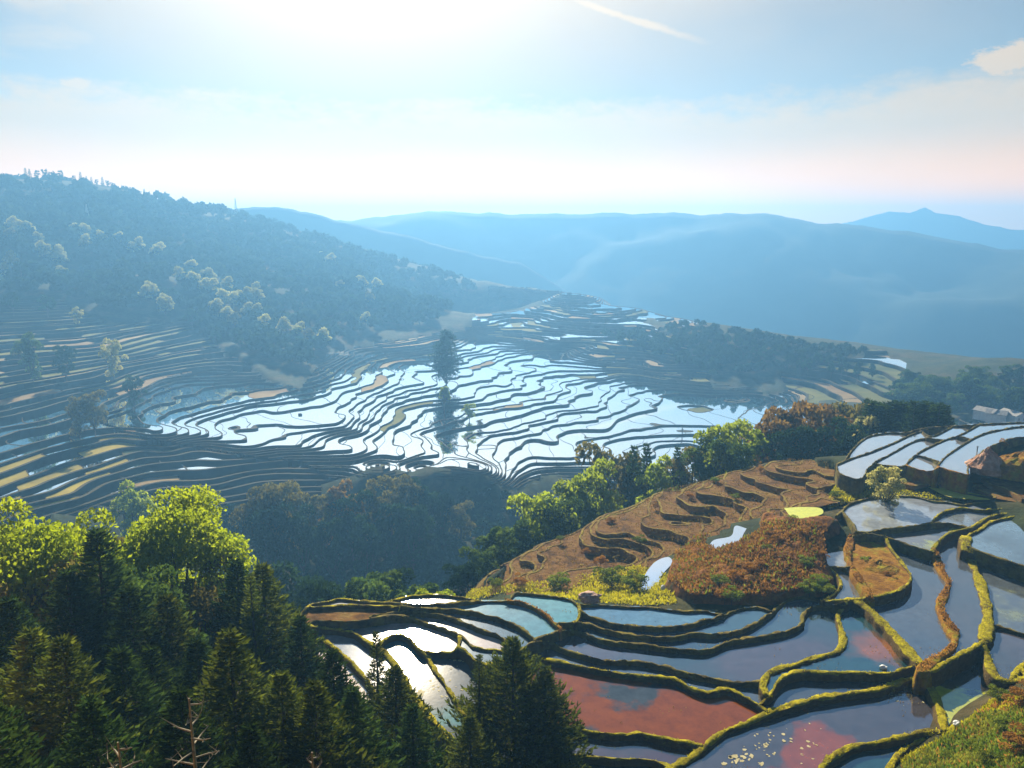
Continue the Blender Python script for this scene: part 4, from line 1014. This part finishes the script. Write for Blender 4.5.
def tufts(name, P, size, mtl, label, upv=.9):
    n = len(P); D = rng.normal(size=(n,3))*.45; D[:,2] = upv; D /= np.linalg.norm(D,axis=1)[:,None]
    L = size*rng.uniform(.5,1.5,n); V, Q = quads_at(P+D*L[:,None]*.4, L, L*.35, D)
    link(name, np_mesh(name, V, Q, [mtl]), label=label, cat=label.split()[1] if False else 'grass', kind='stuff')
gp = {'bund':[], 'rustbund':[], 'darkbund':[]}
for mt, P, Nn, wv in GRASSPTS:
    k = {'bund':20,'rustbund':24,'darkbund':4}[mt]
    for i in range(len(P)):
        n = max(1, int(k*wv[i])); o = rng.uniform(-.44,.44,n)*wv[i]; al = rng.uniform(-.3,.3,n)
        x = P[i,0]+Nn[i,0]*o-Nn[i,1]*al; y = P[i,1]+Nn[i,1]*o+Nn[i,0]*al; z = P[i,2]-np.where(np.abs(o) > .48*wv[i], .25, 0)
        keep = fbm(x*.9, y*.9) > -.1
        gp[mt].append(np.stack([x,y,z],1)[keep])
tufts('grass', np.concatenate(gp['bund']+gp['darkbund']), .15, M['grass'], 'short yellow green grass and moss growing along the bunds')
tufts('rusty_grass', np.concatenate(gp['rustbund']), .26, M['bgrass'], 'rusty orange grass growing on the crooked bank and the knoll')
HOLES = [[(703,552),(710,537),(729,531),(733,522),(758,525),(762,536),(741,548),(718,557)], [(778,504),(828,504),(828,521),(778,521)]]
def scatter(poly, a, b, n, zoff=0.):
    xs = [p[0] for p in poly]; out = []; tot = 0
    while tot < n:
        px = rng.uniform(min(xs), max(xs), 4000); d = np.sqrt(rng.uniform(a*a, b*b, 4000)); an = np.arctan((px-CX)/FP)
        x = np.sin(an)*d; y = np.cos(an)*d; z = G(x, y); qx, qy = project(x, y, z); ok = inpoly(qx, qy, poly)
        for hl in HOLES: ok &= ~inpoly(qx, qy, hl)
        out.append(np.stack([x,y,z+zoff],1)[ok]); tot += ok.sum()
        if not ok.any(): break
    return np.concatenate(out)[:n]
tufts('slope_grass', scatter([(1120,600),(1030,664),(1010,690),(980,716),(950,738),(905,765),(895,800),(1120,800)], 36, 76, 26000), .5, M['ggrass'], 'lush green grass and ferns on the bottom right slope')
tufts('dead_bracken', scatter([(690,604),(668,588),(676,560),(702,540),(742,524),(775,512),(832,510),(845,528),(822,542),(830,570),(838,585),(815,598),(770,604)], 82, 112, 17000, 1.15), .5, M['bgrass'], 'dead rust brown bracken matted over the fallow mound')
tufts('stubble', scatter([(470,598),(545,546),(600,519),(660,491),(720,477),(790,460),(835,462),(842,480),(800,512),(740,522),(700,545),(660,562),(600,592)], 86, 150, 9000, .15), .3, M['stub'], 'dry stubble and weeds on the brown spur terraces')
tufts('mound_weeds', scatter([(690,604),(668,588),(676,560),(702,540),(742,524),(790,516),(825,530),(830,570),(838,585),(815,598),(770,604)], 82, 112, 1300, 1.2), .55, M['ggrass'], 'green weeds mixed into the bracken of the fallow mound')
tufts('weeds', scatter([(450,604),(470,590),(560,580),(640,566),(668,575),(690,604),(640,606),(570,600),(515,592)], 82, 118, 9000), .45, M['grass'], 'yellow green weeds in the gully behind the near terraces')
tufts('spur_grass', scatter([(820,512),(840,478),(905,474),(1060,482),(1060,502),(960,500),(860,498)], 108, 135, 6000, -.1), .4, M['grass'], 'dry yellow grass on the bank below the white upper terraces')
tufts('slope_weeds', scatter([(1120,600),(1030,664),(1008,692),(975,720),(945,742),(905,765),(895,800),(1120,800)], 36, 78, 2200), .55, M['bgrass'], 'orange brown dead weeds mixed into the bottom right slope')
tufts('slope_moss', scatter([(1120,600),(1024,662),(1004,690),(970,718),(940,738),(900,760),(905,775),(1000,720),(1120,640)], 44, 80, 6000), .3, M['grass'], 'yellow green moss along the lip of the bottom right slope')
sp_ = np.array([(x+X0, y+Y0, PADS[lab[y,x]][1]) for x, y in zip(rng.integers(10, ww-10, 9000), rng.integers(195, hh-10, 9000)) if lab[y,x] >= 0])
sw = np.array([at_z(*q) for q in sp_]); sw = sw[(fbm(sw[:,0]/4+40, sw[:,1]/4, 3) > .28)]
tufts('rice_stubble', sw, .16, M['stub'], 'old rice stubble poking out of the flooded near paddies')
tufts('hill_grass', scatter([(-60,560),(200,560),(300,610),(380,690),(480,770),(480,800),(-60,800)], 20, 75, 9000), .8, M['ggrass'], 'undergrowth beneath the near hillside trees')

# ------------------------------------------------------------------ small things
def flat_water(name, pts, z, mtl, label):
    V = [at_z(a, b, z) for a, b in catmull(pts+[pts[0]], 5)[:-1]]; mb = MB(); mb.face(V); link(name, mb.mesh(name, [mtl]), label=label, cat='pool')
rz = lambda a, b: hit(a, b)[2]+.25
flat_water('water_pool', [(645,604),(641,590),(645,575),(655,562),(668,557),(672,563),(662,575),(657,588),(655,603)], rz(655,582)+.2, M['whitewater'], 'narrow glinting runnel of water left of the bracken mound')
flat_water('water_pool', [(708,548),(714,540),(731,536),(735,526),(745,528),(755,532),(745,540),(728,545),(720,552)], rz(732,538)+.3, M['whitewater'], 'small glinting pool above the bracken mound')
flat_water('water_pool', [(784,508),(800,507),(820,508),(822,514),(805,518),(792,517)], rz(802,513)+.2, plain('lime_algae',(.42,.46,.02),.6,(.30,.36,.02)), 'lime green plot tucked above the bracken mound')
flat_water('water_pool', [(207,548),(216,544),(232,551),(224,562),(212,566)], -111.6, M['whitewater'], 'white glinting pool beside the yellow green tree')
flat_water('water_pool', [(912,480),(930,488),(950,497),(985,500),(990,497),(960,490),(935,480),(918,474)], -41.0, plain('lime_grass',(.38,.38,.02),.8,(.30,.24,.02)), 'yellow green strip plot under the white upper terraces')
def blob(name, px, py, z, size, mtl, label, cat, squash=.6, seed=0):
    x, y, z = at_z(px, py, z); import bmesh
    bm = bmesh.new(); bmesh.ops.create_icosphere(bm, subdivisions=4, radius=1)
    for v in bm.verts:
        n = fbm(np.array([v.co.x*1.4+seed]), np.array([v.co.y*1.4+v.co.z*1.9]))[0]
        v.co *= 1+n*.55; v.co.x *= size[0]; v.co.y *= size[1]; v.co.z *= size[2]
    me = bpy.data.meshes.new(name); bm.to_mesh(me); bm.free(); me.materials.append(mtl)
    o = link(name, me, label=label, cat=cat); o.location = (x,y,z+size[2]*.35); return o
blob('boulder', 590, 600, -43.4, (1.5,.9,.7), M['stone'], 'pinkish boulder on the far rim of the blue strip paddies', 'boulder', seed=3)
def heap(px, py, z, rx, ry, h, mtl, label, cat, pw=1.1, seed=0, name='earth_heap'):
    x, y, z = at_z(px, py, z); nr, na = 22, 48; V = [(0,0,h)]; F_ = []
    for i in range(1, nr+1):
        for j in range(na):
            r = i/nr; w = 2*math.pi*j/na; q = r*(1+.22*vnoise(np.array([3*math.cos(w)+seed]), np.array([3*math.sin(w)+seed]))[0])
            X_, Y_ = q*math.cos(w), q*math.sin(w)
            rid = abs(fbm(np.array([X_*3+seed]), np.array([Y_*3]), 4)[0])
            V.append((X_*rx, Y_*ry, h*((1-r)**pw)*(1-.55*rid)+h*.1*fbm(np.array([X_*6]), np.array([Y_*6+seed]))[0]*(1-r)-(.8 if i == nr else 0)))
    for j in range(na): F_.append((0, 1+j, 1+(j+1) % na))
    for i in range(nr-1):
        for j in range(na): F_.append((1+i*na+j, 1+(i+1)*na+j, 1+(i+1)*na+(j+1) % na, 1+i*na+(j+1) % na))
    me = bpy.data.meshes.new(name); me.from_pydata(V, [], F_); me.materials.append(mtl)
    o = link(name, me, label=label, cat=cat); o.location = (x,y,z)
heap(988, 466, -38.0, 3.4, 3.0, 3.6, M['redearth'], 'pointed heap of red earth on the white upper terraces', 'earth heap', 1.15, 4)
heap(1032, 470, -38.4, 7.0, 4.5, 3.4, M['rustbund'], 'broad brown earth bank beside the red heap at the right edge', 'earth heap', .55, 9)
heap(879, 566, -42.5, 2.6, 3.2, .9, M['rustbund'], 'low hump of orange grass in the middle of the overgrown knoll', 'earth heap', .7, 2)
blob('stone', 883, 668, -44.05, (.35,.3,.25), M['white'], 'white stone on the bund under the teal paddy', 'stone', seed=5)
blob('stone', 956, 724, -44.0, (.3,.3,.25), M['white'], 'white stone at the tip of the bottom right slope', 'stone', seed=6)
blob('stone', 663, 576+12, -44.9, (.3,.25,.3), M['white'], 'pale stone beside the narrow water runnel', 'stone', seed=7)
mb = MB(); r2 = np.random.default_rng(5)
for cx_, cy_, n, z, sp, sz in ((770,745,26,-45.19,26,.34),(742,760,16,-45.19,16,.55),(812,752,8,-45.19,20,.3),(900,700,8,-45.19,16,.3),(436,690,16,-44.74,18,.3),(450,662,10,-44.74,12,.35),(420,694,3,-44.74,4,.8),(800,735,8,-45.19,30,.25)):
    for i in range(n):
        px = cx_+r2.normal()*sp*.6; py = cy_+r2.normal()*sp*.32
        if not (0 <= int(py)-Y0 < hh and 0 <= int(px)-X0 < ww): continue
        kk = lab[int(py)-Y0, int(px)-X0]
        if kk < 0 or abs(PADS[kk][1]-(z-.01)) > .02: continue
        x, y, _ = at_z(px, py, z); rr = sz*.55*r2.uniform(.2,1.2); st = r2.uniform(.35,1); an = r2.uniform(0,3.1); m = 11
        ps = []
        for j in range(m):
            w = 2*math.pi*j/m; q = rr*(1+r2.normal()*.22); a = math.cos(w)*q; b = math.sin(w)*q*st
            ps.append((x+a*math.cos(an)-b*math.sin(an), y+a*math.sin(an)+b*math.cos(an), z+.006*(i % 5)))
        mb.face(ps)
link('floating_scum', mb.mesh('floating_scum', [M['foam']]), label='pale scum and straw floating on the near paddies', cat='scum', kind='stuff')
def pole(px, base_y, top_y, z, r, label, mtl='bark'):
    x, y, z = at_z(px, base_y, z); d = math.hypot(x,y); t = at_d(px, top_y, d)[2]; t_ = MB()
    t_.tube([(0,0,-.6),(0,0,(t-z)*.6),(.04,0,t-z)], [r,r*.9,r*.8], 8); t_.tube([(-r*2.2,0,(t-z)*.85),(r*2.2,0,(t-z)*.86)],[r*.6,r*.6],6)
    o = link('wooden_post', t_.mesh('wooden_post', [M[mtl]], True), label=label, cat='post'); o.location = (x,y,z)
pole(682,439,428,-106,.28,'dark post standing in the flat valley water')
pole(647,429,423,-106,.45,'small dark stake leaning in the flat valley water')
pole(691,497,490,-48.2,.18,'short dark post on the brow of the brown spur')
pole(977,452,446,-38.1,.09,'small dark stake beside the red earth heap')
def tower(px, top, d, w, label):
    d = DM(d); x, y, zt = at_d(px, top, d); g = G1(x, y); h = zt-g; e = bpy.data.objects.new('mast', None); COL.objects.link(e); e.location = (x,y,g)
    e['label'] = label; e['category'] = 'mast'
    for sx in (-1,1):
        for sy in (-1,1):
            t = MB(); t.tube([(sx*w,sy*w,-2),(sx*w*.12,sy*w*.12,h)],[w*.13,w*.09],5); link('leg', t.mesh('leg',[M['steel']]), e)
    t = MB()
    for i in range(9):
        f0 = i/9; f1 = (i+1)/9; a = w*(1-.88*f0); b = w*(1-.88*f1)
        for (p, q) in (((-a,-a),(b,-b)),((a,-a),(b,b)),((a,a),(-b,b)),((-a,a),(-b,-b))): t.tube([(*p,h*f0),(*q,h*f1)],[w*.06,w*.06],4)
    link('brace', t.mesh('brace',[M['steel']]), e)
tower(235,198,1046,1.5,'thin mast on the crest of the left hill')
tower(86,204,850,1.6,'pale lattice mast rising from the forest on the left hillside')
def house(px, py, z, w, l, h, rot, label):
    x, y, z = at_z(px, py, z); e = bpy.data.objects.new('house', None); COL.objects.link(e); e.location = (x,y,z); e.rotation_euler = (0,0,rot); e['label'] = label; e['category'] = 'house'; e['group'] = 'small houses beyond the upper terraces'
    b = MB(); b.box((0,0,h/2-.5),(w,l,h+1)); b.face([(-w/2,-l/2,h),(w/2,-l/2,h),(0,-l/2,h+1.4)]); b.face([(-w/2,l/2,h),(0,l/2,h+1.4),(w/2,l/2,h)]); link('wall', b.mesh('wall',[M['white']]), e)
    r_ = MB()
    for s in (-1,1):
        r_.face([(0,-l/2-.4,h+1.55),(s*(w/2+.4),-l/2-.4,h-.05),(s*(w/2+.4),l/2+.4,h-.05),(0,l/2+.4,h+1.55)])
        r_.face([(0,-l/2-.4,h+1.45),(s*(w/2+.4),-l/2-.4,h-.15),(s*(w/2+.4),l/2+.4,h-.15),(0,l/2+.4,h+1.45)])
    link('roof', r_.mesh('roof',[M['roof']]), e)
    for i in range(2):
        wd = MB(); wd.box(((i-.5)*w*.45,-l/2-.04,h*.55),(.9,.1,1.1)); link('window', wd.mesh('window',[M['steel']]), e)
for a, b, z, w, l, h, r_, t in ((986,418,-87,6,9,3.6,.5,'small white house, left one of three beyond the upper terraces'),(996,420,-87,6,8,3.4,.9,'small white house, middle one of three beyond the upper terraces'),(1012,421,-87,6,10,3.6,.2,'small white house, right one of three beyond the upper terraces')):
    house(a, b, z, w, l, h, r_, t)

# ------------------------------------------------------------------ air, light, sky, camera
SUN_AZ, SUN_EL = math.atan((400-CX)/FP), R(28)
HAZE = 0.00060
mb = MB(); mb.box((0, 1600, -92), (7600, 3360, 376))
hm, nt, o = mat('haze'); pv = nt.nodes.new('ShaderNodeVolumePrincipled')
pv.inputs['Color'].default_value = (.145,.37,.70,1); pv.inputs['Density'].default_value = HAZE; pv.inputs['Anisotropy'].default_value = 0.45
pv.inputs['Density Attribute'].default_value = ''
nt.links.new(pv.outputs[0], o.inputs['Volume'])
link('haze', mb.mesh('haze', [hm]), kind='stuff', label='blue haze filling the valley', cat='haze')

sd = bpy.data.lights.new('sun', 'SUN'); sd.energy = 5.0; sd.angle = R(.6); sd.color = (1,.86,.62)
so = bpy.data.objects.new('sun', sd); COL.objects.link(so)
so.rotation_euler = (math.pi/2-SUN_EL, 0, math.pi-SUN_AZ)
wd = bpy.data.worlds.new('World'); S.world = wd; wd.use_nodes = True
nt = wd.node_tree; nt.nodes.clear(); wo = nt.nodes.new('ShaderNodeOutputWorld'); bg = nt.nodes.new('ShaderNodeBackground')
WS = .10; bg.inputs['Strength'].default_value = WS
sk = nt.nodes.new('ShaderNodeTexSky'); sk.sky_type = 'NISHITA'; sk.sun_disc = False; sk.sun_elevation = SUN_EL; sk.sun_rotation = SUN_AZ
sk.altitude = 1500; sk.air_density = 1.0; sk.dust_density = .6; sk.ozone_density = 2.0
tc = nt.nodes.new('ShaderNodeTexCoord'); sp = nt.nodes.new('ShaderNodeSeparateXYZ'); nt.links.new(tc.outputs['Generated'], sp.inputs[0])
def mth(op, a, b=None, c=None, cl=False):
    n = nt.nodes.new('ShaderNodeMath'); n.operation = op; n.use_clamp = cl
    for i, v in enumerate((a,b,c)):
        if v is None: continue
        if hasattr(v,'links'): nt.links.new(v, n.inputs[i])
        else: n.inputs[i].default_value = v
    return n.outputs[0]
def sstep(x, a, b):
    n = nt.nodes.new('ShaderNodeMapRange'); n.interpolation_type = 'SMOOTHSTEP'; n.inputs['From Min'].default_value = a; n.inputs['From Max'].default_value = b
    nt.links.new(x, n.inputs['Value']); return n.outputs[0]
el = mth('MULTIPLY', mth('ARCSINE', sp.outputs['Z']), 180/math.pi); az = mth('MULTIPLY', mth('ARCTAN2', sp.outputs['X'], sp.outputs['Y']), 180/math.pi)
def skynoise(sx, sy, sc, det=6, ro=.6, off=0):
    cb = nt.nodes.new('ShaderNodeCombineXYZ'); nt.links.new(mth('MULTIPLY', az, sx), cb.inputs[0]); nt.links.new(mth('MULTIPLY', el, sy), cb.inputs[1]); cb.inputs[2].default_value = off
    n = nt.nodes.new('ShaderNodeTexNoise'); n.inputs['Scale'].default_value = sc; n.inputs['Detail'].default_value = det; n.inputs['Roughness'].default_value = ro
    nt.links.new(cb.outputs[0], n.inputs['Vector']); return n.outputs['Fac']
n1 = skynoise(.05,.16,1.0,off=2.3); n2 = skynoise(.10,.30,1.6,7,.65,off=7.7); n3 = skynoise(.035,.08,1.0,4,.5,off=4.1)
n4 = skynoise(.35,.75,1.6,9,.68,off=5.5)
edge = mth('ADD', mth('MULTIPLY', mth('SUBTRACT', n4, .5), 3.5), mth('MULTIPLY', mth('SUBTRACT', n1, .5), 6.0))
bank = mth('SUBTRACT', 1.0, sstep(mth('ADD', el, edge), 6.8, 9.6))
def glow(a0, e0, wa, we):
    da = mth('DIVIDE', mth('SUBTRACT', az, a0), wa); de = mth('DIVIDE', mth('SUBTRACT', el, e0), we)
    return mth('POWER', 2.718, mth('MULTIPLY', mth('ADD', mth('MULTIPLY', da, da), mth('MULTIPLY', de, de)), -1.0))
veil = mth('MULTIPLY', glow(-6.0, 19.0, 34, 8.5), sstep(mth('ADD', n3, mth('MULTIPLY', glow(-7,18,24,8), .42)), .40, .70))  # top cloud, widened out of view above the frame to whiten the valley water
wisp = mth('MULTIPLY', sstep(n1, .52, .75), .55)
def cloudlet(a0, e0, wa, we, lo=.56, hi=.66):
    return sstep(mth('ADD', mth('MULTIPLY', glow(a0,e0,wa,we), .45), mth('MULTIPLY', n4, .62)), lo, hi)
con_e = mth('SUBTRACT', el, mth('MULTIPLY_ADD', mth('SUBTRACT', az, 4.34), -.318, 15.15))
con = mth('MULTIPLY', mth('SUBTRACT', 1.0, sstep(mth('ADD', mth('ABSOLUTE', con_e), mth('MULTIPLY', mth('SUBTRACT', n4, .5), .6)), .02, .58)), mth('MULTIPLY', sstep(az, 1.0, 5.5), mth('SUBTRACT', 1.0, sstep(az, 9.0, 16.5))))
cov = mth('MAXIMUM', mth('MULTIPLY', bank, .92), mth('MAXIMUM', mth('MULTIPLY', veil, .85), mth('MULTIPLY', con, .9)))
cov = mth('MAXIMUM', cov, mth('MAXIMUM', cloudlet(31.2,9.9,3.0,1.3), mth('MULTIPLY', wisp, mth('SUBTRACT', 1.0, sstep(el, 12, 30)))))
cov = mth('MAXIMUM', cov, mth('MULTIPLY', cloudlet(-28.1,8.8,1.6,.7,.58,.72), .8))
cov = mth('MAXIMUM', cov, mth('MULTIPLY', cloudlet(-19.7,8.75,4.0,.35,.58,.74), .7))
sung = glow(math.degrees(SUN_AZ), 28, 22, 20)
def mixrgb(a, b, f, mode='MIX'):
    m = nt.nodes.new('ShaderNodeMix'); m.data_type = 'RGBA'; m.blend_type = mode
    for s_, v in ((m.inputs[0], f), (m.inputs[6], a), (m.inputs[7], b)):
        if hasattr(v,'links'): nt.links.new(v, s_)
        elif isinstance(v, (int,float)): s_.default_value = v
        else: s_.default_value = (*v, 1)
    return m.outputs[2]
K = 1/WS
ccol = mixrgb((.31*K,.235*K,.16*K), (.54*K,.42*K,.29*K), sung)
hor = mth('SUBTRACT', 1.0, sstep(el, 1.0, 7.0))
ccol = mixrgb(ccol, (.90*K,.36*K,.05*K), hor)
shade = sstep(n2, .35, .65)
ccol = mixrgb(ccol, (.9,.93,.97), mth('MULTIPLY', mth('SUBTRACT', 1.0, shade), .35), 'MULTIPLY')
tint = mixrgb((.36,.31,.25), (.29,.37,.42), sstep(el, 15, 30))
col = mixrgb(mixrgb(sk.outputs[0], tint, 1.0, 'MULTIPLY'), ccol, cov)
col = mixrgb(col, (.50*K,.44*K,.36*K), mth('MULTIPLY', glow(-11.5, 19, 13, 8.5), .68))
nt.links.new(col, bg.inputs['Color']); nt.links.new(bg.outputs[0], wo.inputs[0])

cd_ = bpy.data.cameras.new('camera'); co = bpy.data.objects.new('camera', cd_); COL.objects.link(co); S.camera = co
cd_.sensor_width = 36; cd_.lens = FP*36/1024; cd_.clip_start = .1; cd_.clip_end = 30000
co.rotation_euler = (math.pi/2-PIT, 0, 0)
S.view_settings.view_transform = 'Standard'; S.view_settings.look = 'None'; S.view_settings.exposure = 1.5; S.view_settings.gamma = 1
c = S.cycles
try: c.use_denoising = True; c.denoiser = 'OPENIMAGEDENOISE'
except Exception: pass
c.max_bounces = 6; c.diffuse_bounces = 2; c.glossy_bounces = 3; c.transmission_bounces = 3; c.volume_bounces = 1; c.sample_clamp_indirect = 6
c.caustics_reflective = False; c.caustics_refractive = False
